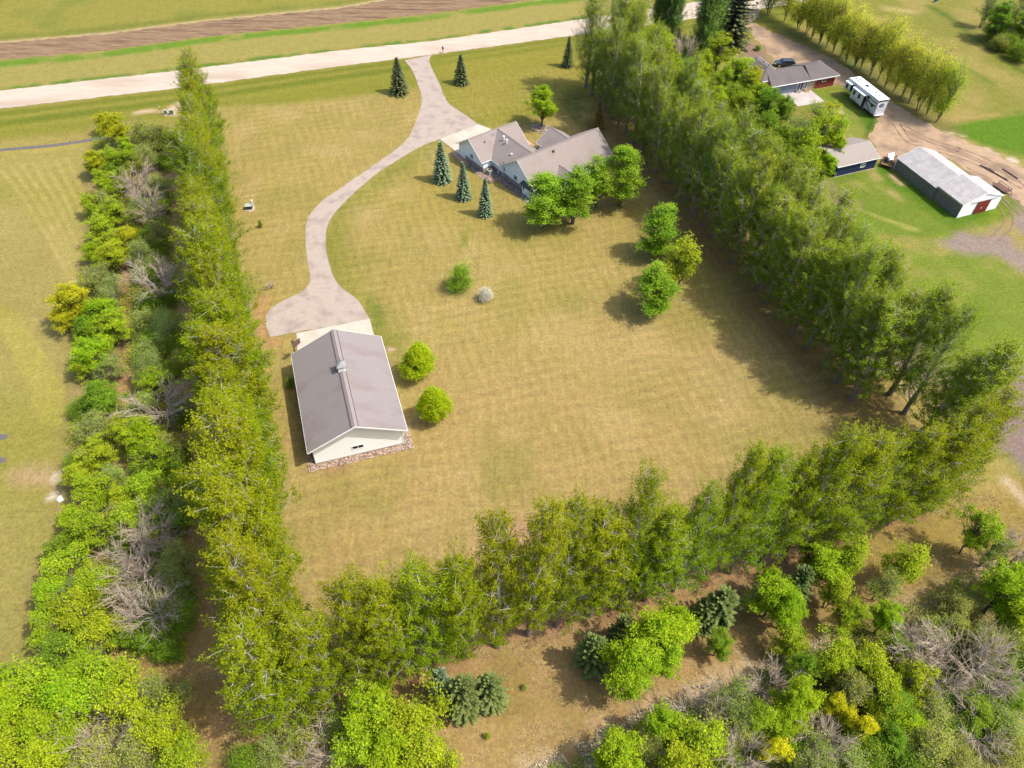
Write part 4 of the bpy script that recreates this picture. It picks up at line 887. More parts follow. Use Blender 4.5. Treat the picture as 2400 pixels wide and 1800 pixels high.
SLB = sheet('gravel_pad', [G(*p) for p in [(572, 492), (576, 484), (598, 484), (599, 492), (588, 499)]], 0.04, nmat('pad_gravel', A(226, 190, 160)), 0.05, 0.3); tag(SLB, kind='structure')
def mailbox(label, px, py, col=(0.02, 0.02, 0.03)):
    o = thing('mailbox', label, 'mailbox', tuple(G(px, py)), 0.3, 'roadside mailboxes')
    bm = bmesh.new(); box(bm, -0.05, 0.05, -0.05, 0.05, 0, 1.05); obj('post', bm, nmat('mail_post', A(120, 100, 80)), o)
    bm = bmesh.new(); pts = [(-0.16, 1.05), (0.16, 1.05), (0.16, 1.25)]+[(0.16*math.cos(t_), 1.25+0.16*math.sin(t_)) for t_ in np.linspace(0.3, PI-0.3, 6)]+[(-0.16, 1.25)]; prism(bm, pts, -0.4, 0.4, 1); b_ = obj('box', bm, nmat('mail_black', col), o)
    bm = bmesh.new(); box(bm, 0.17, 0.19, -0.1, -0.07, 1.2, 1.5); box(bm, 0.17, 0.19, -0.1, 0.05, 1.42, 1.5); obj('flag', bm, nmat('flag_red', (0.5, 0.03, 0.02)), b_)
mailbox('black mailbox on a post where the pale driveway meets the road', 1038.5, 124)
mailbox('black mailbox by the far driveway entrance right of the big spruce', 1772, 18)
marker_post('thin grey reflector rod beside the mailbox at the pale driveway', 1036.5, 123, 1.6, grey_m, wd=0.05, name='reflector_rod')
marker_post('thin post with grey head on the road edge beyond the far driveway', 1830, 11, 1.3, grey_m, wd=0.1, name='road_post')
utility_box('small white and green utility box on the far lawn at the top edge', 2193, 5, 0.8, 0.6, 0.8)
HY = thing('basketball_hoop', 'dark basketball hoop on a leaning pole beside the workshop corner', 'basketball hoop', tuple(G(694, 835)), -0.55)
bm = bmesh.new(); bar(bm, (0, 0, 0), (-0.0, 0, 3.2), 0.14); bar(bm, (0, 0, 3.1), (0.9, 0, 3.4), 0.09); bar(bm, (0, 0, 2.6), (0.9, 0, 2.9), 0.09); obj('pole', bm, dark_m, HY)
bm = bmesh.new(); box(bm, 0.9, 0.94, -0.75, 0.75, 2.75, 3.75); bb_ = obj('backboard', bm, nmat('backboard', (0.10, 0.06, 0.05), (0.14, 0.08, 0.07)), HY)
bm = bmesh.new()
for i in range(16):
    a, c2 = 2*PI*i/16, 2*PI*(i+1)/16; bar(bm, (1.2+0.23*math.cos(a), 0.23*math.sin(a), 3.0), (1.2+0.23*math.cos(c2), 0.23*math.sin(c2), 3.0), 0.03)
obj('rim', bm, nmat('rim_red', (0.4, 0.08, 0.03)), bb_)
# white sheet of tarpaulin caught on the ground, two dark mats at the left edge
def tarp(name, label, cat, pxs, mat, h_=0.25, seed=1, kind=None):
    r = np.random.default_rng(seed); P = [G(*q) for q in pxs]; cen = sum(P)/len(P); o = None
    bm = bmesh.new(); ctr = bm.verts.new((0, 0, h_)); n = len(P)
    outer = [bm.verts.new((*(p-cen)[:2], 0.04)) for p in P]; mid = [bm.verts.new((*((p-cen)[:2]*0.55), h_*(0.6+0.6*r.random()))) for p in P]
    for i in range(n): j = (i+1) % n; bm.faces.new((outer[i], outer[j], mid[j], mid[i])); bm.faces.new((mid[i], mid[j], ctr))
    low = [bm.verts.new((*(p-cen)[:2], 0.0)) for p in P]
    for i in range(n): j = (i+1) % n; bm.faces.new((outer[j], outer[i], low[i], low[j]))
    bm.faces.new(low)
    o = obj(name, bm, mat); o.location = (cen[0], cen[1], 0); return tag(o, label, cat)
tarp('white_tarp', 'small white crumpled tarp on the grass beside the left wood', 'tarp', [(133, 1172), (140, 1164), (143, 1160), (147, 1167), (150.5, 1173), (145, 1174.5), (137, 1177)], white, 0.3)
dkf = nmat('grey_fabric', A(142, 136, 134), A(108, 104, 104), scale=3, bump=0.4, stretch=(1, 4, 1))
tarp('ground_mat', 'dark grey mat on the left field, upper one at the frame edge', 'mat', [(-20, 1025), (-5, 1017), (10, 1018), (18, 1019), (16, 1028), (5, 1031), (-15, 1036)], dkf, 0.12, 2)
tarp('ground_mat', 'dark grey mat on the left field, lower one at the frame edge', 'mat', [(-20, 1080), (-5, 1075), (6, 1072), (14, 1073), (13, 1082), (2, 1086), (-15, 1090)], dkf, 0.12, 3)
SF = thing('silt_fence', 'low bluish-grey silt fence running across the field beside the left wood', 'fence', (0, 0, 0))
bm = bmesh.new(); L_ = [G(*q) for q in [(-120, 366), (0, 352), (60, 347), (110, 343), (165, 336), (215, 328), (245, 322), (320, 309)]]
for a, b_ in zip(L_[:-1], L_[1:]):
    d = (b_-a)[:2]; d /= np.hypot(*d); nr = np.array([-d[1], d[0]])
    n_ = 4
    for k in range(n_):
        p0 = a+(b_-a)*k/n_; p1 = a+(b_-a)*(k+1)/n_; h0 = 0.32
        vs = [bm.verts.new((p0[0]-nr[0]*0.5, p0[1]-nr[1]*0.5, 0.02)), bm.verts.new((p1[0]-nr[0]*0.5, p1[1]-nr[1]*0.5, 0.02)), bm.verts.new((p1[0], p1[1], h0)), bm.verts.new((p0[0], p0[1], h0)), bm.verts.new((p0[0]+nr[0]*0.03, p0[1]+nr[1]*0.03, 0.0)), bm.verts.new((p1[0]+nr[0]*0.03, p1[1]+nr[1]*0.03, 0.0))]
        bm.faces.new((vs[0], vs[1], vs[2], vs[3])); bm.faces.new((vs[3], vs[2], vs[5], vs[4]))
obj('fabric', bm, dkf, SF)
for a, b_ in zip(L_[:-1], L_[1:]):
    for k in range(3):
        p = a+(b_-a)*k/3; bm = bmesh.new(); box(bm, p[0]-0.03, p[0]+0.03, p[1]-0.03, p[1]+0.03, 0, 0.55); obj('stake', bm, nmat('stake_wood', A(150, 130, 100)), SF)
# wire fence by the camper
WF = thing('wire_fence', 'thin wire fence with posts running from camper towards the blue shed', 'fence', (0, 0, 0))
a, b_ = G(2052, 268), G(2030, 326); bm = bmesh.new()
for z in (0.3, 0.6, 0.9, 1.15): bar(bm, (a[0], a[1], z), (b_[0], b_[1], z), 0.03)
obj('wire', bm, dark_m, WF)
for k in range(6):
    p = a+(b_-a)*k/5; bm = bmesh.new(); box(bm, p[0]-0.04, p[0]+0.04, p[1]-0.04, p[1]+0.04, 0, 1.3); obj('post', bm, nmat('green_post', (0.06, 0.09, 0.06)), WF)
tag(sheet('rock_bed', [G(*p) for p in [(1243, 293), (1262, 290), (1280, 296), (1283, 304), (1277, 314), (1262, 309), (1250, 300)]], 0.05, darkrock, 0.08, 0.3, thick=0.06), kind='structure')
E0 = thing('x', '', '', tuple(G(1266, 302)), 0); 
def rb(r):
    a_ = 2*PI*r.random(); q = math.sqrt(r.random()); return (2.0*q*math.cos(a_)+0.1, 1.3*q*math.sin(a_))
stones('bed_rocks', E0, rb, 220, 0.10, 0.22, rock_t, 'pinkish and grey rocks ringing the bright tree by the house front', 'stones', 15); bpy.data.objects.remove(E0)
#==TREES==
class Wood:
    def __init__(s): s.V = []; s.F = []; s.n = 0
    def tube(s, P, R, k=4):
        P = np.asarray(P, float); R = np.asarray(R, float); m = len(P)
        T = np.gradient(P, axis=0); T /= np.linalg.norm(T, axis=1)[:, None]+1e-9
        ref = np.array([0.3, 0.9, 0.31]); U = np.cross(T, ref); U /= np.linalg.norm(U, axis=1)[:, None]+1e-9; Wv = np.cross(T, U)
        a = np.arange(k)*2*PI/k
        V = P[:, None]+R[:, None, None]*(np.cos(a)[None, :, None]*U[:, None]+np.sin(a)[None, :, None]*Wv[:, None])
        s.V.append(V.reshape(-1, 3)); i = np.arange(m-1)[:, None]*k+np.arange(k)[None]; j = np.arange(m-1)[:, None]*k+(np.arange(k)+1)[None] % k
        s.F.append((np.stack([i, j, j+k, i+k], 2).reshape(-1, 4)+s.n)); s.n += m*k
    def mesh(s, name): return mesh_np(name, np.concatenate(s.V), np.concatenate(s.F), smooth=True)
def leaves_mesh(name, C, size, r, up=0.5, out=None, aspect=0.62, tint=None):
    """one small rhombic leaf card per centre"""
    n = len(C); N = r.normal(size=(n, 3)); N /= np.linalg.norm(N, axis=1)[:, None]
    N[:, 2] += up
    if out is not None: N = N+out
    N /= np.linalg.norm(N, axis=1)[:, None]+1e-9
    a = np.cross(N, r.normal(size=(n, 3))); a /= np.linalg.norm(a, axis=1)[:, None]+1e-9; b = np.cross(N, a)
    s = (size*(0.6+0.8*r.random(n)))[:, None] if np.isscalar(size) else size[:, None]
    V = np.stack([C-a*s*0.5, C+b*s*0.5*aspect+N*s*0.06, C+a*s*0.5, C-b*s*0.5*aspect+N*s*0.06], 1).reshape(-1, 3)
    F = np.arange(4*n).reshape(n, 4)
    return mesh_np(name, V, F, r.random(n) if tint is None else tint)
def curve(a, b, sag, n=5, r=None, wob=0.0):
    t = np.linspace(0, 1, n)[:, None]; P = a+(b-a)*t; P[:, 2] += (sag*np.sin(t*PI))[:, 0]
    if wob and r is not None: P[1:-1] += r.normal(size=(n-2, 3))*wob
    return P
PR = {}
def proto(key, wood, leaf, h, w): PR[key] = (wood, leaf, h, w)
def make_poplar(i, h=22.0, dens=1.0, width=2.5, el=(48, 66), leaf=0.145, key='poplar', base=0.10, nl=72, lowdark=True):
    r = np.random.default_rng(100+i+hash(key) % 50 if False else 100+i+len(key)*13); W_ = Wood(); n = 14
    z = np.linspace(0, h*0.985, n); dr = np.cumsum(r.normal(size=(n, 2))*0.07, axis=0); tr = np.stack([dr[:, 0], dr[:, 1], z], 1); tr[0, :2] = 0
    rad = np.interp(z/h, [0, 0.03, 0.5, 1], [0.42, 0.32, 0.23, 0.035]); W_.tube(tr, rad, 7)
    C = []; O = []; ti = []
    for k in range(nl):
        q = base+(0.955-base)*(k+r.random())/nl; p0 = np.array([np.interp(q*h, z, tr[:, 0]), np.interp(q*h, z, tr[:, 1]), q*h]); az = k*2.39996+r.normal()*0.3
        Rw = width*np.interp(q, [0, 0.12, 0.3, 0.6, 0.85, 1], [0.9, 1.2, 1.08, 0.72, 0.36, 0.08])*(0.65+0.55*r.random())
        e = math.radians(r.uniform(*el))*np.interp(q, [0.1, 0.3, 0.8, 1], [0.68, 0.95, 1.14, 1.28]); L = Rw/math.cos(e) if e < 1.25 else Rw*3
        L = min(L, (h*1.0-p0[2])*1.05+0.6); d = np.array([math.cos(az)*math.cos(e), math.sin(az)*math.cos(e), math.sin(e)])
        P = p0+d*np.linspace(0, 1, 5)[:, None]*L; P[:, 2] += 0.10*L*np.linspace(0, 1, 5)**2; P[1:] += r.normal(size=(4, 3))*0.08
        big = r.random() < 0.3
        W_.tube(P, np.linspace(0.12 if big else 0.045, 0.012, 5)*(0.6+0.5*(1-q)), 4)
        m = max(3, int((3+L*2.3)*dens))
        for j in range(m):
            u = 0.42+0.60*(j+r.random())/m; c0 = P[0]+(P[-1]-P[0])*u+np.array([0, 0, 0.1*L*u*u]); s = 0.25+0.55*(1-abs(u-0.6))
            tip = c0+r.normal(size=3)*np.array([s, s, s*0.8])*0.8+np.array([0, 0, 0.25]); W_.tube(np.stack([c0, (c0+tip)/2+r.normal(size=3)*0.05, tip]), [0.018, 0.013, 0.006], 3)
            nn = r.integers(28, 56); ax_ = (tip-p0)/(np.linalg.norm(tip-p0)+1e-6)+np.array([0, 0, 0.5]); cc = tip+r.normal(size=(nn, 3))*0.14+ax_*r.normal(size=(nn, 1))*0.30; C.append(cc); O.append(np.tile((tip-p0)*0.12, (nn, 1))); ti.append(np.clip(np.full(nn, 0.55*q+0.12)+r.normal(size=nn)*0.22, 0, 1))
    C = np.concatenate(C); O = np.concatenate(O); ti = np.concatenate(ti); me = leaves_mesh(key+'_foliage', C, leaf, r, 0.9, O*2.0, tint=ti)
    proto((key, i), W_.mesh(key+'_wood'), me, h, width*2)
def make_broad(key, i, h=10.0, R=3.6, base=0.22, K=120, nl=110, rc=0.55, leaf=0.22, flat=0.6, lumps=0.35, shell=0.6, stems=1, droop=0.0, peak=1.0, up=1.0, lobes=True, thick=1.0):
    r = np.random.default_rng(500+i*7+sum(map(ord, key))); W_ = Wood(); zc = h*(base+1)/2; sz = h*(1-base)/2
    tops = []
    for s in range(stems):
        a0 = r.random()*6.28; off = 0.0 if stems == 1 else 0.35; b0 = np.array([math.cos(a0)*off*0.5, math.sin(a0)*off*0.5, 0]); tp = np.array([math.cos(a0)*R*0.35*(stems > 1), math.sin(a0)*R*0.35*(stems > 1), h*0.82]); P = curve(b0, tp, 0, 7, r, 0.12); P[0] = b0; W_.tube(P, np.linspace(0.2 if stems == 1 else 0.14, 0.03, 7)*h/10*thick, 6); tops.append(P)
    lump = r.normal(size=(5, 3)); lump /= np.linalg.norm(lump, axis=1)[:, None]
    C = []; O = []; ti = []
    nL = 9; LB = []
    for k in range(nL):
        a_ = k*2.4+r.normal()*0.4; el_ = (r.uniform(-0.25, 1.3) if k < 5 else r.uniform(-1.25, -0.3)) if k else 1.5; q_ = r.uniform(0.45, 0.62); LB.append((np.array([math.cos(a_)*math.cos(el_), math.sin(a_)*math.cos(el_), math.sin(el_)])*q_, r.uniform(0.30, 0.46)))
    for k in range(K):
        d = r.normal(size=3); d /= np.linalg.norm(d); d[2] = d[2]*0.9+0.12
        rr = shell+(1-shell)*r.random()**0.5; bmp = 1+lumps*max(0, max(lump@d)-0.6)*1.6-lumps*0.5*r.random()
        if lobes:
            lc, lr = LB[k % nL]; v_ = lc+d*lr*(0.45+0.85*r.random()**1.4); rr = np.linalg.norm(v_)+1e-6; d = v_/rr; bmp = 1.0
        zz = d[2]*rr*bmp; wz = np.interp(zz, [-1, -0.3, 0.3, 1.0], [0.75, 1.0, 0.95, 0.95])*(1-(1-peak)*max(0, zz+0.3)*0.77)
        c = np.array([d[0]*R*rr*bmp*wz, d[1]*R*rr*bmp*wz, zc+zz*sz]); c[2] = max(c[2], 0.5)
        P = tops[k % stems]; pz = np.clip(c[2]*0.62-0.1*h*r.random(), h*base*0.5, h*0.78); st = np.array([np.interp(pz, P[:, 2], P[:, 0]), np.interp(pz, P[:, 2], P[:, 1]), pz])
        W_.tube(curve(st, c, 0.25+droop, 5, r, 0.1), np.linspace(0.055, 0.01, 5)*h/10*thick, 4)
        for q in range(4):
            e = c+r.normal(size=3)*rc*0.9; W_.tube(np.stack([c+(st-c)*0.2*r.random(), (c+e)/2+np.array([0, 0, .05]), e]), [0.018, 0.013, 0.006], 3)
        n = int(nl*(0.5+r.random())); cc = c+r.normal(size=(n, 3))*rc*np.array([1, 1, flat])*(0.6+0.9*r.random()); C.append(cc); O.append(np.tile(d*0.35, (n, 1))); b = r.normal()*0.13+0.45; ti.append(np.clip(b+r.normal(size=n)*0.2, 0, 1))
    C = np.concatenate(C); me = leaves_mesh(key+'_foliage', C, leaf, r, up, np.concatenate(O), tint=np.concatenate(ti))
    proto((key, i), W_.mesh(key+'_wood'), me, h, 2*R)
def make_bare(i, h=8.0, R=3.2, K=70, tw=16, key='bare', nleaf=0, stems=4):
    r = np.random.default_rng(900+i); W_ = Wood(); X = Wood(); C = []
    for s in range(stems):
        a0 = s*2*PI/stems+r.random(); tp = np.array([math.cos(a0)*R*0.45, math.sin(a0)*R*0.45, h*0.75]); P = curve(np.array([0.1*math.cos(a0), 0.1*math.sin(a0), 0]), tp, 0.2, 6, r, 0.12); W_.tube(P, np.linspace(0.13, 0.03, 6), 5)
        for k in range(K//stems):
            u = 0.25+0.7*r.random(); st = P[0]+(P[-1]-P[0])*u; az = a0+r.normal()*0.9; e = r.uniform(0.3, 1.2); L = R*(0.5+0.6*r.random()); d = np.array([math.cos(az)*math.cos(e), math.sin(az)*math.cos(e), math.sin(e)]); en = st+d*L; en[2] = min(en[2], h)
            Q = curve(st, en, 0.25, 5, r, 0.1); W_.tube(Q, np.linspace(0.045, 0.012, 5), 4)
            for q in range(tw):
                v = 0.3+0.7*r.random(); s0 = Q[0]+(Q[-1]-Q[0])*v+np.array([0, 0, 0.25*math.sin(v*PI)]); dd = d*0.8+r.normal(size=3)*0.45; dd /= np.linalg.norm(dd); l_ = 0.5+1.1*r.random(); X.tube(np.stack([s0, s0+dd*l_*0.5+r.normal(size=3)*0.04, s0+dd*l_+np.array([0, 0, 0.08])]), [0.021, 0.016, 0.008], 3)
    proto((key, i), W_.mesh(key+'_wood'), X.mesh(key+'_twigs'), h, 2*R)
def make_spruce(key, i, h=8.0, R=2.0, droop=-0.15, base=0.05, dens=1.0, ragged=0.15, bulge=0.0):
    r = np.random.default_rng(1300+i+len(key)); W_ = Wood(); W_.tube(np.array([[0, 0, 0], [0, 0, h*0.5], [0.03, 0, h*0.99]]), [0.16, 0.09, 0.015], 6)
    C = []; A_ = []; B_ = []; S_ = []; ti = []; z = base*h
    while z < h*0.985:
        q = (z/h-base)/(1-base); Rl = R*((1-q)**0.78*(1-bulge)+bulge*math.sqrt(max(0, 1-(2*q-0.85)**2/1.33)))*(0.95+0.05*r.random())+0.10; nb = int(6+11*(1-q)*min(1.3, dens))
        ph = r.random()*6
        for k in range(nb):
            az = ph+2*PI*k/nb+r.normal()*0.12; L = Rl*(1-ragged*r.random()*1.6); el = np.interp(q, [0, 0.5, 1], [-0.22, 0.02, 0.6])+r.normal()*0.05
            d = np.array([math.cos(az)*math.cos(el), math.sin(az)*math.cos(el), math.sin(el)]); side = np.array([-math.sin(az), math.cos(az), 0]); m = max(3, int(L/0.16*dens))
            W_.tube(np.stack([np.array([0, 0, z]), np.array([0, 0, z])+d*L*0.95]), [0.03, 0.01], 3)
            for j in range(m):
                u = (j+0.5)/m; wdt = (0.16+0.30*(1-u)*min(1, L/1.5)); c0 = np.array([0, 0, z])+d*L*u+np.array([0, 0, 0.10*u*u*L])
                for sgn in (-1, 1):
                    dv = side*sgn*(0.9)+d*0.7+np.array([0, 0, -0.08-0.15*r.random()]); dv /= np.linalg.norm(dv); c = c0+dv*wdt*0.5
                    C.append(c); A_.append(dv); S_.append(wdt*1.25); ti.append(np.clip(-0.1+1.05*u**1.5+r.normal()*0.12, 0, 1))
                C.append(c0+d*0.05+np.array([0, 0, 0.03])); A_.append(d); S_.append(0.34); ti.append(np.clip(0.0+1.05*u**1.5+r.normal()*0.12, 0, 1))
        z += np.interp(q, [0, 1], [0.46, 0.28])*h/8
    C = np.array(C); a = np.array(A_); S_ = np.array(S_); N = np.tile(np.array([0, 0, 1.]), (len(C), 1))+r.normal(size=(len(C), 3))*0.35; b = np.cross(N, a); b /= np.linalg.norm(b, axis=1)[:, None]; s = S_[:, None]
    V = np.stack([C-a*s*0.5, C+b*0.085, C+a*s*0.5+np.array([0, 0, 0.02]), C-b*0.085], 1).reshape(-1, 3)
    proto((key, i), W_.mesh(key+'_wood'), mesh_np(key+'_needles', V, np.arange(len(V)).reshape(-1, 4), ti), h, 2*R)

for i in range(7): make_poplar(i, 22.0, dens=(1.1, 1.0, 0.82, 1.15, 1.0, 0.9, 1.1)[i], width=2.1+0.25*(i % 3), el=((44, 64) if i % 2 else (52, 70)), nl=64+6*(i % 3))
for i in range(6): make_poplar(i, 20.0, dens=(1.05, 0.85, 1.0, 0.8, 1.1, 0.95)[i], width=2.2+0.25*(i % 3), el=((42, 60) if i % 2 else (50, 68)), nl=60, key='windbreak', base=0.09)
for i in range(2): make_poplar(20+i, 15.0, dens=1.3, width=1.5, el=(66, 78), leaf=0.17, key='lombardy', base=0.04, nl=110)
for i in range(5): make_broad('ash', i, 10, 3.6, 0.16, K=150, nl=95, rc=0.27, leaf=0.20, lumps=0.6, shell=0.4, stems=1+(i % 2), peak=0.85)
for i in range(5): make_broad('open', i, 8, 3.4, 0.18, K=120, nl=62, rc=0.27, leaf=0.20, flat=0.5, lumps=0.6, shell=0.35, stems=2+(i % 2))
for i in range(5): make_broad('thin', i, 7, 3.0, 0.15, K=110, nl=46, rc=0.30, leaf=0.15, flat=0.7, lumps=0.4, shell=0.3, stems=3)
for i in range(4): make_broad('maple', i, 12, 3.3, 0.03, K=150, nl=110, rc=0.27, leaf=0.18, lumps=0.35, shell=0.4, stems=1, peak=0.6)
for i in range(2): make_broad('linden', i, 6.5, 2.5, 0.03, K=200, nl=150, rc=0.26, leaf=0.15, flat=0.7, lumps=0.35, shell=0.75, peak=0.30, lobes=False)
for i in range(3): make_broad('bush', i, 3, 2.2, 0.0, K=80, nl=95, rc=0.42, leaf=0.14, lumps=0.5, shell=0.4, stems=3)
for i in range(5): make_broad('willow', i, 13, 3.4, 0.05, K=150, nl=66, rc=0.6, thick=0.55, leaf=0.17, flat=0.9, lumps=0.4, shell=0.3, stems=2, droop=0.3)
for i in range(5): make_bare(i, 7, 3.1, K=40+5*i, tw=13, stems=3+i % 3)
for i in range(3): make_spruce('spruce', i, 8.2, 1.9)
for i in range(2): make_spruce('cedar', i, 6.0, 2.3, dens=1.25, ragged=0.4, bulge=0.5)
make_spruce('wildspruce', 0, 8.0, 2.6, dens=1.25, ragged=0.42, base=0.03, bulge=0.35)

# bark: pale limbs above, darker and rougher towards the root flare
def bark(name, lo, hi, z0=2.0, z1=8.0):
    m = nmat(name, hi, tuple(x*0.72 for x in hi), scale=5, rough=0.9); t = m.node_tree; b = t.nodes['Principled BSDF']; src = b.inputs['Base Color'].links[0].from_socket
    tc = t.nodes.new('ShaderNodeTexCoord'); s = t.nodes.new('ShaderNodeSeparateXYZ'); t.links.new(tc.outputs['Object'], s.inputs[0]); mr = t.nodes.new('ShaderNodeMapRange'); mr.inputs[1].default_value = z0; mr.inputs[2].default_value = z1; t.links.new(s.outputs[2], mr.inputs[0])
    mx = t.nodes.new('ShaderNodeMix'); mx.data_type = 'RGBA'; t.links.new(mr.outputs[0], mx.inputs[0]); mx.inputs[6].default_value = (*lo, 1); t.links.new(src, mx.inputs[7]); t.links.new(mx.outputs[2], b.inputs['Base Color']); return m
BK = {'pale': bark('poplar_bark', (0.16, 0.13, 0.10), (0.54, 0.49, 0.38)), 'brown': bark('brown_bark', (0.10, 0.08, 0.06), (0.19, 0.155, 0.12)), 'grey': bark('grey_bark', (0.14, 0.115, 0.10), (0.30, 0.26, 0.22), 0, 4)}
LF_ = {
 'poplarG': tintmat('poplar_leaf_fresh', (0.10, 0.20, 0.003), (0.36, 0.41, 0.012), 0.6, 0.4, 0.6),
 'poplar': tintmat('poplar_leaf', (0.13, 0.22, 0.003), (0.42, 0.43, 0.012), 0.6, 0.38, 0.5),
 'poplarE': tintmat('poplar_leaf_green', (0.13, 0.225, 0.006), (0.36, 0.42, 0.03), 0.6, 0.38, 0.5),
 'lombardy': tintmat('lombardy_leaf', (0.08, 0.18, 0.03), (0.24, 0.36, 0.07), 0.6, 0.3, 0.5),
 'lime': tintmat('lime_leaf', (0.16, 0.30, 0.008), (0.42, 0.52, 0.02), 0.6, 0.4, 0.4),
 'yg': tintmat('yellowgreen_leaf', (0.17, 0.28, 0.008), (0.46, 0.53, 0.025), 0.6, 0.4, 0.6),
 'gold': tintmat('golden_leaf', (0.25, 0.29, 0.01), (0.56, 0.52, 0.02), 0.6, 0.4, 0.5),
 'yellow': tintmat('yellow_leaf', (0.46, 0.46, 0.01), (0.80, 0.74, 0.02), 0.6, 0.35, 0.2),
 'olive': tintmat('olive_leaf', (0.15, 0.21, 0.025), (0.42, 0.46, 0.09), 0.6, 0.35, 0.8),
 'green': tintmat('green_leaf', (0.10, 0.20, 0.010), (0.26, 0.38, 0.03), 0.6, 0.38, 0.5),
 'maple': tintmat('maple_leaf', (0.11, 0.25, 0.012), (0.34, 0.46, 0.03), 0.6, 0.4, 0.3),
 'linden': tintmat('linden_leaf', (0.17, 0.30, 0.006), (0.50, 0.56, 0.012), 0.6, 0.38, 0.1),
 'willow': tintmat('willow_leaf', (0.34, 0.38, 0.02), (0.74, 0.72, 0.06), 0.6, 0.4, 0.4),
 'twig': tintmat('twig_bark', (0.36, 0.29, 0.21), (0.62, 0.52, 0.40)),
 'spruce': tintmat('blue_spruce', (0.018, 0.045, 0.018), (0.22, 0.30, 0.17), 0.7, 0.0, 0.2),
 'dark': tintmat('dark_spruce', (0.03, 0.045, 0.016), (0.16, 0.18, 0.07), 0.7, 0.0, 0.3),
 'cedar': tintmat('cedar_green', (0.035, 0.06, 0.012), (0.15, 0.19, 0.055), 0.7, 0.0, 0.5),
 'blossom': tintmat('blossom', (0.40, 0.42, 0.22), (0.85, 0.78, 0.76), 0.7, 0.3, 0.0),
 'rust': tintmat('rusty_needles', (0.16, 0.13, 0.03), (0.34, 0.24, 0.06), 0.7, 0.2, 0.0),
}
prng = np.random.default_rng(42)
TREES = []
def tree(name, pk, leafm, barkm, x, y, h, wd=None, label=None, group=None, rz=None, lean=(0, 0), crown='crown', cat='tree'):
    wood, leaf, h0, w0 = PR[pk]; root = bpy.data.objects.new(name, None); COL.objects.link(root); root.empty_display_size = 0.5
    sz = h/h0; sx = (wd/w0) if wd else sz
    root.location = (x, y, 0); root.scale = (sx, sx*(0.92+0.16*prng.random()), sz); root.rotation_euler = (lean[0], lean[1], prng.random()*6.28 if rz is None else rz)
    root['category'] = cat
    if label: root['label'] = label
    if group: root['group'] = group
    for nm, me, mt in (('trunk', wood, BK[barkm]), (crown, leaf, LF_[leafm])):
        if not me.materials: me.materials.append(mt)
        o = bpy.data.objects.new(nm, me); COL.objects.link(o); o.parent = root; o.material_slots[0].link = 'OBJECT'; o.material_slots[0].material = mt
    return root
NKP = {'poplar': 7, 'windbreak': 6}
# ---- the poplar windbreaks: 3.65 m apart
def row(P0, P1, n0, desc, frm, grp, hfun, leafm, pk='poplar', skip=(), wfun=lambda i: 5.0, seed=1):
    P0 = np.array(P0); P1 = np.array(P1); L = np.hypot(*(P1-P0)); n = int(round(L/3.65)); r = np.random.default_rng(seed); c = 0
    for i in range(n0, n+1):
        if i in skip: continue
        p = P0+(P1-P0)*i/n+r.normal(size=2)*0.18; c += 1
        tree('poplar_tree', (pk, int(r.integers(NKP[pk]))), leafm if r.random() < 0.7 or leafm != 'poplar' else 'poplarG', 'pale', p[0], p[1], hfun(i)*(0.80+0.28*r.random()), wfun(i)*(0.9+0.25*r.random()), f'{desc}, {ordinal(c)} from {frm}', grp, lean=(r.normal()*0.02, r.normal()*0.02))
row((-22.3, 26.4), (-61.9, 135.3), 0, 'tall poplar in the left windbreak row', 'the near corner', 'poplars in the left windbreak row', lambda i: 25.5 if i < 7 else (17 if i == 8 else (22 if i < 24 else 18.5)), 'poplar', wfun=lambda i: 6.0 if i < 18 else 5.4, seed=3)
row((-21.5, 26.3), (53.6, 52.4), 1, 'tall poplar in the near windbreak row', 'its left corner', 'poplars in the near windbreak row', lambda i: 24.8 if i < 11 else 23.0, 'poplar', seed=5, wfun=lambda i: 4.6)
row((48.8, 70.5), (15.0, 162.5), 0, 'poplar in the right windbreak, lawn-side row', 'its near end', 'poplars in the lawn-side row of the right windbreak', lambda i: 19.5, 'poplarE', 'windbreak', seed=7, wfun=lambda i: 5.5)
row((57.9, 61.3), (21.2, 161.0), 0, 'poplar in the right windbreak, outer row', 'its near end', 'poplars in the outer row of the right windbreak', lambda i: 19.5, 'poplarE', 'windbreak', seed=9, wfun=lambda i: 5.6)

# ---- all other trees, from the pixel of the crown's middle
KD = {
 'lime': ('leafy_tree', 'ash', 'lime', 'brown', 'bright lime tree'), 'yg': ('leafy_tree', 'open', 'yg', 'brown', 'open yellowish tree'),
 'gold': ('leafy_tree', 'ash', 'gold', 'brown', 'golden rounded tree'), 'yellow': ('leafy_tree', 'open', 'yellow', 'brown', 'vivid yellow tree'),
 'green': ('leafy_tree', 'ash', 'green', 'brown', 'plain green tree'), 'olive': ('leafy_tree', 'thin', 'olive', 'grey', 'thin olive tree'),
 'bare': ('bare_tree', 'bare', 'twig', 'grey', 'leafless grey tree'), 'bush': ('shrub', 'bush', 'green', 'brown', 'low green bush'),
 'obush': ('shrub', 'bush', 'olive', 'grey', 'low olive bush'), 'cedar': ('conifer_tree', 'cedar', 'cedar', 'brown', 'dark green conifer'),
 'willow': ('willow_tree', 'willow', 'willow', 'brown', 'slender yellowish tree'), 'ybush': ('shrub', 'bush', 'yg', 'brown', 'yellowish bush')}
NK = {k: sum(1 for q in PR if q[0] == k) for k in set(q[0] for q in PR)}
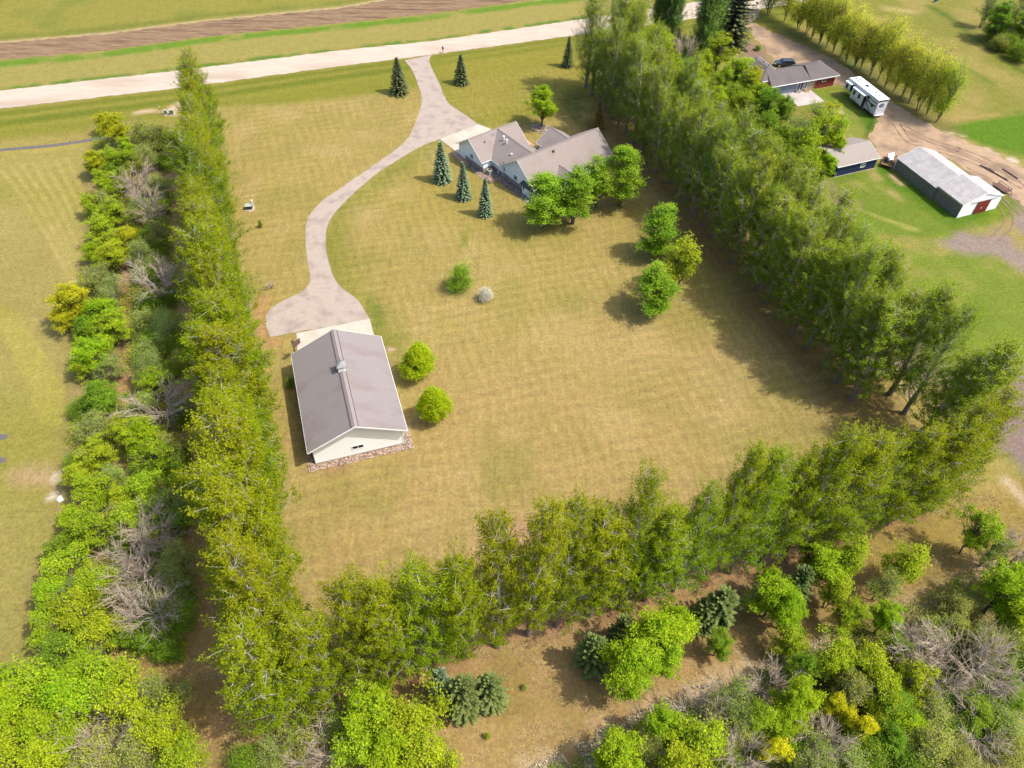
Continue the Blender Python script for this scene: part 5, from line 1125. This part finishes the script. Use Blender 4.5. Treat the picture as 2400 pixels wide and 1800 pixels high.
def zone(where, count, items, key, group, ws=0.92):
    L_ = []
    for it in items:
        k, px, py, h, wd = it[:5]; P = G(px, py, h*0.58); L_.append((k, P[0], P[1], h, wd, px, py))
    L_.sort(key=key); cnt = {}
    for k, x, y, h, wd, px, py in L_:
        wd = wd*ws
        nm, pk, lf, bk, desc = KD[k]; cnt[k] = cnt.get(k, 0)+1
        tree(nm, (pk, int(prng.integers(NK[pk]))), lf, bk, x, y, h, wd, f'{ordinal(cnt[k])} {desc} {count} {where}', f'{desc}s {group}', crown='twigs' if k == 'bare' else ('foliage' if 'bush' in k else 'crown'), cat='shrub' if 'bush' in k else ('bare tree' if k == 'bare' else 'tree'))
# items: kind, x, y of the crown in the photograph, height m, width m
BK_ = lambda L, keep: [(('olive' if (t[0] == 'bare' and t[4] < keep) else t[0]),)+t[1:] for t in L]
LEFT = [('gold', 268, 300, 7, 7.5), ('gold', 245, 285, 5, 5), ('obush', 356, 322, 4.5, 6), ('obush', 330, 305, 4, 5), ('gold', 222, 378, 6, 6.5), ('yg', 262, 372, 6, 6), ('lime', 295, 345, 5.5, 4.5), ('yg', 298, 375, 6, 5),
 ('bare', 344, 365, 6, 6), ('yg', 250, 425, 6, 6.5), ('green', 262, 405, 5, 5), ('bare', 325, 430, 6.5, 7), ('bare', 372, 432, 6, 6), ('bush', 380, 375, 3, 4), ('olive', 296, 420, 5, 5),
 ('yg', 213, 478, 5, 5), ('olive', 245, 470, 5, 5), ('yg', 271, 495, 6, 6), ('green', 238, 510, 4, 4.5), ('bare', 350, 490, 7, 7), ('green', 330, 478, 4, 5), ('bush', 365, 520, 3, 4.5), ('olive', 315, 495, 5, 5.5), ('bush', 380, 480, 3, 4), ('bush', 345, 560, 3, 5), ('bush', 372, 575, 3, 4),
 ('yg', 236, 535, 6.5, 7), ('gold', 300, 560, 6, 6.5), ('yg', 268, 575, 6, 6), ('olive', 330, 590, 6, 6), ('bare', 368, 545, 6, 6), ('yg', 262, 600, 6, 7), ('lime', 222, 590, 4.5, 5), ('obush', 360, 610, 3.5, 5),
 ('olive', 225, 650, 5, 7), ('olive', 262, 670, 5, 6), ('bare', 369, 660, 8, 8), ('bush', 335, 640, 3, 4.5), ('bush', 385, 650, 3.5, 4), ('bush', 395, 690, 3, 4), ('bush', 345, 700, 3.5, 5), ('gold', 170, 705, 8, 8), ('gold', 150, 745, 5, 5.5), ('lime', 228, 735, 7, 7.5), ('yg', 275, 765, 6, 6.5), ('green', 205, 765, 5, 6), ('olive', 255, 700, 5, 5),
 ('obush', 336, 755, 4, 6), ('olive', 390, 750, 5.5, 6), ('bare', 388, 775, 6, 6), ('bush', 405, 800, 3.5, 5), ('bush', 360, 800, 3.5, 5), ('obush', 420, 840, 3, 4), ('obush', 345, 820, 4, 5), ('bush', 395, 870, 3, 4),
 ('lime', 213, 828, 6.5, 7.5), ('yg', 190, 860, 4, 5), ('olive', 262, 860, 4.5, 5), ('green', 238, 928, 6.5, 7), ('bush', 185, 955, 3, 3.5), ('olive', 350, 855, 6, 6.5), ('yg', 362, 893, 5, 7), ('bare', 340, 872, 5.5, 5), ('bare', 372, 958, 7, 8.5), ('bare', 330, 950, 5, 6), ('bush', 425, 965, 3, 4),
 ('olive', 221, 995, 5, 6.5), ('yg', 285, 1005, 5, 5), ('lime', 336, 1016, 7, 7), ('yg', 365, 1060, 6, 6), ('bare', 400, 1045, 6, 6), ('bush', 410, 1080, 3.5, 4.5), ('bush', 345, 1095, 3, 5), ('yg', 235, 1063, 5.5, 5.5), ('bush', 170, 1083, 2.5, 3), ('yg', 181, 1113, 5, 5), ('yg', 224, 1146, 6, 7), ('olive', 262, 1120, 4.5, 5),
 ('yg', 347, 1153, 6.5, 7), ('yg', 434, 1135, 5.5, 5), ('olive', 390, 1175, 6, 6), ('yg', 300, 1165, 5, 5.5), ('bare', 430, 1190, 5, 4), ('yg', 210, 1245, 7, 7), ('green', 148, 1285, 5, 6), ('lime', 175, 1215, 4.5, 5), ('yg', 316, 1222, 6.5, 7), ('bare', 362, 1247, 6.5, 7), ('olive', 270, 1215, 5, 5), ('green', 395, 1230, 4.5, 5), ('bush', 300, 1270, 3, 4.5),
 ('bare', 318, 1294, 7, 7), ('bare', 409, 1308, 6.5, 6), ('bush', 372, 1300, 3.5, 5), ('yg', 145, 1345, 7, 7.5), ('yg', 217, 1374, 6.5, 7.5), ('bare', 325, 1363, 7, 7), ('bare', 398, 1352, 6, 6), ('bush', 415, 1385, 3.5, 5), ('lime', 122, 1398, 6, 6), ('olive', 165, 1410, 6, 6), ('yg', 181, 1431, 7, 8), ('bare', 140, 1465, 5, 5),
 ('bare', 345, 1431, 7, 8), ('bare', 395, 1415, 5, 6), ('green', 362, 1495, 4, 6), ('bush', 420, 1440, 3.5, 4.5), ('bush', 385, 1510, 3, 4.5), ('bush', 330, 1400, 3.5, 5), ('yg', 112, 1462, 6, 6), ('yg', 240, 1475, 6, 6.5), ('green', 158, 1518, 6, 7), ('bare', 225, 1510, 4.5, 5), ('green', 300, 1485, 4, 4)]
zone('in the left wood', 'from the road', BK_(LEFT, 6.2), lambda t: t[6], 'in the left wood', 0.95)
LL = [('yg', 90, 1609, 9, 9), ('lime', 165, 1632, 9, 9), ('lime', 36, 1675, 9, 9), ('yg', 253, 1592, 8.5, 8), ('yg', 307, 1652, 9, 9), ('olive', 375, 1634, 8, 7), ('lime', 108, 1724, 9, 9), ('yg', 30, 1765, 9, 8), ('bare', 205, 1700, 7, 7), ('yg', 385, 1720, 8, 7), ('olive', 325, 1775, 8, 7), ('yg', 110, 1790, 8, 8), ('yg', 430, 1790, 8, 7), ('olive', 235, 1775, 7, 8), ('lime', 190, 1590, 7, 6), ('bare', 265, 1720, 7, 6), ('lime', -30, 1630, 9, 8), ('bush', 340, 1710, 3, 4), ('green', 20, 1610, 7, 7)]
zone('in the lower left corner wood', 'from the left edge', LL, lambda t: t[5], 'in the lower left corner')
LM = [('lime', 870, 1670, 9.5, 8.5), ('yg', 960, 1700, 9.5, 8.5), ('lime', 920, 1760, 9, 9), ('yg', 1010, 1770, 8, 7), ('yg', 830, 1760, 8, 7), ('olive', 700, 1720, 5.5, 6.5), ('bare', 770, 1745, 6, 6.5), ('olive', 645, 1760, 5, 5), ('bush', 575, 1785, 3.5, 4), ('olive', 795, 1705, 6, 6), ('bare', 700, 1770, 5, 5), ('olive', 880, 1630, 5, 4)]
zone('at the bottom edge left of the conifers', 'from the left', LM, lambda t: t[5], 'at the bottom edge')
RW = [('lime', 1480, 1560, 10, 8), ('lime', 1540, 1485, 10.5, 8.5), ('lime', 1590, 1460, 9, 5), ('lime', 1560, 1540, 8, 6), ('green', 1687, 1511, 5, 4), ('cedar', 1393, 1525, 7, 5), ('cedar', 1462, 1480, 7, 4.5), ('cedar', 1690, 1415, 7, 5.5), ('cedar', 1655, 1435, 5, 4.5), ('cedar', 1872, 1370, 8, 4.8), ('olive', 1770, 1400, 6, 4),
 ('lime', 1817, 1400, 8.5, 7), ('lime', 1850, 1430, 8, 5.5), ('lime', 1800, 1365, 7, 4), ('yg', 1850, 1505, 6, 5.5), ('yg', 1935, 1325, 9, 7), ('yg', 1990, 1305, 9.5, 6.5), ('yg', 1905, 1300, 7, 4.5), ('yg', 1960, 1385, 7, 5), ('yg', 2125, 1322, 8.5, 7), ('olive', 2075, 1370, 7, 5), ('yg', 2300, 1245, 9, 6.5), ('olive', 2335, 1290, 7, 5), ('bare', 2388, 1290, 8, 6.5),
 ('yg', 1990, 1446, 6.5, 5), ('lime', 2080, 1450, 6.5, 4.5), ('yg', 2092, 1515, 6, 4), ('lime', 2360, 1388, 9, 8), ('lime', 2390, 1450, 8, 6), ('lime', 2420, 1360, 9, 6), ('bare', 2251, 1417, 4.5, 5.5), ('bare', 2142, 1525, 7, 6.5), ('bare', 2251, 1540, 8, 8.5), ('bare', 2190, 1570, 7, 7), ('bare', 2300, 1500, 6, 5), ('bare', 2352, 1500, 6, 5.5), ('bare', 2310, 1590, 7, 7), ('olive', 2240, 1470, 5, 4.5),
 ('yg', 1962, 1543, 8, 6), ('yg', 2030, 1560, 8, 6), ('yg', 2060, 1605, 7.5, 6), ('yg', 2140, 1598, 7.5, 5.5), ('olive', 2000, 1620, 7, 6), ('green', 1882, 1569, 7, 4.5), ('bare', 1802, 1609, 6, 6), ('lime', 1864, 1640, 9, 6), ('lime', 1850, 1680, 8, 6), ('olive', 1716, 1652, 8, 6.5), ('olive', 1740, 1700, 7, 5.5), ('bare', 1629, 1670, 7, 6), ('yg', 1780, 1690, 8, 5),
 ('yellow', 1955, 1650, 5.5, 3.2), ('yellow', 2020, 1706, 5.5, 3.5), ('yellow', 1985, 1680, 4.5, 2.5), ('yellow', 1817, 1757, 6, 3.8), ('yg', 1647, 1742, 9, 8), ('yg', 1600, 1790, 9, 7), ('lime', 1552, 1706, 8, 5.5), ('lime', 1451, 1770, 8, 7), ('olive', 1520, 1760, 7, 5), ('green', 2099, 1655, 6, 6), ('lime', 2130, 1700, 5, 5), ('green', 2287, 1670, 5, 5.5), ('olive', 2179, 1652, 6, 6), ('green', 2360, 1616, 5, 6), ('green', 2400, 1570, 6, 6),
 ('green', 2088, 1735, 5, 5), ('olive', 2179, 1742, 6, 6.5), ('bare', 2287, 1714, 5, 6), ('olive', 2350, 1690, 5, 6), ('bare', 1925, 1740, 6, 6), ('olive', 1910, 1780, 6, 6), ('olive', 1990, 1790, 5, 6), ('bush', 2040, 1780, 4, 5), ('bare', 1740, 1770, 6, 6), ('olive', 2251, 1779, 5, 6), ('bush', 2140, 1790, 3.5, 5), ('bush', 2220, 1620, 3.5, 5), ('bush', 2300, 1620, 3.5, 5), ('bush', 2240, 1700, 3, 5), ('bush', 2010, 1740, 3.5, 4), ('bush', 1880, 1740, 3.5, 4), ('obush', 2380, 1540, 4, 6), ('obush', 2330, 1560, 4, 6), ('obush', 2200, 1480, 3.5, 5), ('obush', 2360, 1740, 3, 5), ('ybush', 2230, 1755, 3, 4), ('ybush', 2060, 1690, 4, 4), ('bush', 1690, 1780, 4, 5), ('bush', 1600, 1690, 3, 4)]
zone('in the lower right wood', 'from the left', BK_(RW, 5.6), lambda t: t[5], 'in the lower right wood')
MID = [('yg', 1689, 117, 9, 9), ('yg', 1640, 175, 8, 8), ('yg', 1725, 165, 9, 9), ('yg', 1698, 190, 9, 8), ('yg', 1755, 200, 9, 8), ('yg', 1780, 228, 8, 8), ('gold', 1765, 185, 8, 6), ('green', 1800, 250, 10, 8), ('green', 1835, 258, 9, 7), ('green', 1790, 300, 10, 8), ('green', 1830, 330, 9, 8), ('olive', 1915, 275, 9, 9), ('yg', 1930, 305, 9.5, 9), ('yg', 1890, 340, 9.5, 9), ('olive', 1870, 300, 8, 8), ('gold', 1945, 270, 7, 7), ('yg', 1900, 380, 8, 8), ('lime', 1935, 385, 6.5, 6), ('green', 1868, 385, 9, 8), ('lime', 1855, 400, 6, 5), ('yg', 1745, 250, 9, 8), ('green', 1720, 230, 8, 7),
 ('bare', 1604, 120, 9, 6), ('yg', 1655, 150, 8, 6), ('yg', 1530, 90, 9, 8), ('gold', 1490, 62, 8, 7), ('yg', 1560, 120, 9, 8), ('olive', 1585, 90, 7, 6), ('green', 1610, 165, 7, 6), ('yg', 1580, 165, 8, 7), ('green', 1640, 215, 7, 6), ('yg', 1680, 235, 8, 7), ('lime', 1965, 345, 6.5, 5), ('yg', 1960, 310, 8, 6), ('olive', 1850, 440, 7, 5), ('olive', 1500, 20, 12, 10), ('olive', 1445, 18, 12, 8), ('yg', 1470, 45, 9, 6)]
zone('in the belt behind the windbreak', 'from the left', MID, lambda t: t[5], 'in the mixed belt')
TR_ = [('green', 2345, 42, 10, 9), ('olive', 2390, 20, 10, 9), ('green', 2410, 60, 9, 9), ('olive', 2320, 15, 9, 7), ('bush', 2330, 72, 3.5, 6), ('bush', 2365, 95, 4, 7), ('bush', 2395, 120, 4, 7), ('obush', 2350, 100, 3.5, 6), ('bush', 2420, 105, 4, 7), ('green', 2440, 20, 10, 9)]
zone('in the top right corner', 'from the left', TR_, lambda t: t[5], 'in the top right corner')
# the row of slender trees between dirt track and far lawn
WB = [(1835, 52), (1869, 69), (1888, 80), (1902, 92), (1918, 103), (1936, 114), (1951, 123), (1969, 134), (1983, 145), (2001, 156), (2018, 164), (2039, 177), (2056, 190), (2074, 206), (2090, 217), (2110, 231), (2130, 242), (2150, 259), (2171, 269), (2191, 286)]
for i, q in enumerate(WB):
    P = G(*q); hh = 13.5 if i > 3 else 12.5
    tree('slender_tree', ('willow', i % 5), 'willow' if i != 19 else 'yg', 'brown', P[0], P[1], hh*(0.88+0.2*prng.random()), 7.6, f'slender yellow-green tree in the row along the dirt track, {ordinal(i+1)} from the road', 'slender trees along the dirt track', lean=(prng.normal()*0.03-0.02, 0.04+prng.normal()*0.03))
P = G(1800, 35); tree('slender_tree', ('willow', 2), 'olive', 'brown', P[0], P[1], 10, 9, 'broad spreading olive tree at the road end of the slender tree row')
# columnar poplars behind the windbreak
for i, (px, py, h, w_, d) in enumerate([(1534, 74, 15, 2.4, 'left of a close pair'), (1552, 78, 14, 2.4, 'right of a close pair'), (1574, 84, 16, 3.4, 'between the close pair and the big spruce'), (1638, 132, 20, 4.2, 'tallest one, left of the big spruce'), (1668, 112, 15, 3.4, 'nearest the big spruce')]):
    P = G(px, py); tree('columnar_poplar', ('lombardy', 20+i % 2), 'lombardy', 'brown', P[0], P[1], h, w_, f'dark columnar poplar behind the windbreak, {d}', 'columnar poplars')
P = G(1710, 108); tree('spruce_tree', ('wildspruce', 0), 'dark', 'brown', P[0], P[1], 18, 12.0, 'big ragged dark spruce beside the road end of the dirt track')
# spruces on the lawn
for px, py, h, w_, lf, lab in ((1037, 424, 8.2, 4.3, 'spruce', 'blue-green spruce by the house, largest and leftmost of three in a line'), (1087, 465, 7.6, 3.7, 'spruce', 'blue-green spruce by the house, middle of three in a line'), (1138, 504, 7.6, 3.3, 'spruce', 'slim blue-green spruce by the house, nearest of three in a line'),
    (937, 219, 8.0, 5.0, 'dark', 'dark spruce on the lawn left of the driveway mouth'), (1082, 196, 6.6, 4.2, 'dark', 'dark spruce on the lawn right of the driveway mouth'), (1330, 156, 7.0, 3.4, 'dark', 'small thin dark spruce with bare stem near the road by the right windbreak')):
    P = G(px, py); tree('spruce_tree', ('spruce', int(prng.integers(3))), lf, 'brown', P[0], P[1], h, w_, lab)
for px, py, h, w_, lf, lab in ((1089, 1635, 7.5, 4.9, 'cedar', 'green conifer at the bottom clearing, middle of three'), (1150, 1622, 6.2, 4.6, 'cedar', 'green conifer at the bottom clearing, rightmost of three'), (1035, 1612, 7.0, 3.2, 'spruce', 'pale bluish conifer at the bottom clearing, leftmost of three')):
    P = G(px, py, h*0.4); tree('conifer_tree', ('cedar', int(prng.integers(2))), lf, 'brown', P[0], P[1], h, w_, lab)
# broadleaf trees on the lawn
for px, py, h, w_, pk, lf, lab in ((1272, 532, 10.2, 9.0, 'maple', 'maple', 'green maple behind the house, leftmost of four'), (1342, 524, 10.6, 8.4, 'maple', 'maple', 'green maple behind the house, second from the left of four'), (1394, 486, 10.2, 7.4, 'maple', 'maple', 'green maple behind the house, third from the left of four'), (1450, 482, 11.6, 8.4, 'maple', 'maple', 'tall green maple behind the house, rightmost of four'),
    (1268, 296, 8.4, 7.4, 'ash', 'lime', 'airy bright green tree standing in the rock bed by the house front'),
    (1523, 733, 8.4, 7.2, 'maple', 'maple', 'bright green twin-topped tree on the lawn, nearest of the group of three'), (1583, 677, 9.4, 8.2, 'open', 'yg', 'yellow-green loose tree on the lawn, right one of the group of three'), (1535, 600, 9.2, 7.6, 'maple', 'maple', 'green tree on the lawn, farthest of the group of three'),
    (984, 882, 5.7, 4.7, 'linden', 'linden', 'dense yellow-green cone-shaped tree beside the workshop, the farther of two'), (1018, 984, 5.9, 4.4, 'linden', 'linden', 'dense yellow-green cone-shaped tree beside the workshop, the nearer of two')):
    P = G(px, py); tree('shade_tree', (pk, int(prng.integers(NK[pk]))), lf, 'brown', P[0], P[1], h*1.08, w_*(1.28 if pk == 'maple' else 1.1), lab)
P = G(1078, 678); tree('shrub', ('bush', 1), 'maple', 'brown', P[0], P[1], 4.2, 4.6, 'round bright green bush alone in the middle of the lawn', crown='foliage', cat='shrub')
P = G(1138, 703); tree('flowering_tree', ('bush', 0), 'blossom', 'brown', P[0], P[1], 2.3, 2.6, 'little tree covered in pale pink blossom in the middle of the lawn', crown='blossom')
P = G(1400, 300); tree('conifer_tree', ('spruce', 1), 'rust', 'brown', P[0], P[1], 6.2, 3.6, 'small rusty-green conifer between house front and right windbreak')
P = G(612, 533); tree('sapling', ('bush', 2), 'green', 'brown', P[0], P[1], 1.5, 0.9, 'tiny dark sapling on the left lawn near the transformer', crown='foliage')
P = G(636, 676); tree('sapling', ('bare', 1), 'twig', 'grey', P[0], P[1], 1.2, 1.6, 'tiny sapling on the lawn left of the driveway turnaround', crown='twigs')
P = G(1142, 1728); tree('sapling', ('bush', 1), 'lime', 'brown', P[0], P[1], 0.9, 0.7, 'tiny bright green seedling at the bottom clearing', crown='foliage')
P = G(1229, 1613); tree('sapling', ('bush', 2), 'olive', 'brown', P[0], P[1], 0.8, 0.8, 'tiny olive seedling in the clearing right of the conifers', crown='foliage')
P = G(682, 905); tree('shrub', ('bush', 1), 'green', 'brown', P[0], P[1], 1.6, 1.6, 'small dark bush in the shade against the workshop left wall', crown='foliage', cat='shrub')
P = G(1775, 118); tree('shrub', ('bush', 0), 'green', 'brown', P[0], P[1], 1.2, 1.8, 'small green shrub in the bare soil before the brick house', crown='foliage', cat='shrub')

# ---- weeds, litter and dry grass that nobody could count
def scatter(name, label, pxs, n, size, mat, hmax, seed, clump=3.0, thr=0.45, upright=False):
    r = np.random.default_rng(seed); P = [tuple(G(*q)[:2]) for q in pxs]; m = np.array(P); X = r.uniform(m[:, 0].min(), m[:, 0].max(), n*5); Y = r.uniform(m[:, 1].min(), m[:, 1].max(), n*5)
    ok = (poly_sd(P, X, Y) < 0) & (fnoise(X, Y, clump, seed) > thr); X = X[ok][:n]; Y = Y[ok][:n]; k = len(X)
    Z = hmax*r.random(k)**1.6+0.03; me = leaves_mesh(name, np.stack([X, Y, Z], 1), size, r, 0.4 if not upright else -0.3, aspect=0.6 if not upright else 0.2)
    return tag(link(name, me, mat), label, None, kind='stuff')
scatter('undergrowth', 'green weeds and saplings under the left wood', WL, 42000, 0.22, LF_['yg'], 0.9, 201, 3.5, 0.5)
scatter('undergrowth', 'olive and brown weeds under the lower right wood', WR, 46000, 0.22, LF_['olive'], 0.8, 203, 3.0, 0.40)
scatter('undergrowth', 'green weeds under the lower right wood', WR, 26000, 0.22, LF_['green'], 0.9, 205, 2.5, 0.52)
leafl = tintmat('dry_litter', (0.24, 0.17, 0.09), (0.46, 0.36, 0.23))
scatter('leaf_litter', 'dry tan leaf litter in the left wood', WL, 40000, 0.14, leafl, 0.06, 207, 2.0, 0.45)
scatter('leaf_litter', 'dry tan leaf litter under the near windbreak and clearing', NB, 60000, 0.13, leafl, 0.06, 209, 2.2, 0.5)
scatter('dry_grass', 'pale dry grass stalks at the edge of the lower right wood', [(1240, 1800), (1350, 1740), (1470, 1680), (1600, 1620), (1760, 1570), (1960, 1480), (2010, 1500), (1860, 1580), (1660, 1680), (1500, 1760), (1420, 1800)], 16000, 0.34, tintmat('dry_stalk', (0.36, 0.29, 0.17), (0.62, 0.53, 0.38)), 0.35, 211, 1.5, 0.42, True)
scatter('undergrowth', 'weeds under the mixed belt behind the right windbreak', [(1470, 60), (1640, 90), (1760, 260), (1840, 300), (1930, 420), (1870, 470), (1780, 400), (1640, 260), (1520, 150)], 30000, 0.26, LF_['green'], 1.4, 213, 3.5, 0.45)
scatter('undergrowth', 'weeds under the top right trees', [(2290, 40), (2500, -20), (2600, 150), (2420, 150), (2330, 100)], 12000, 0.26, LF_['green'], 1.4, 215, 3.5, 0.4)
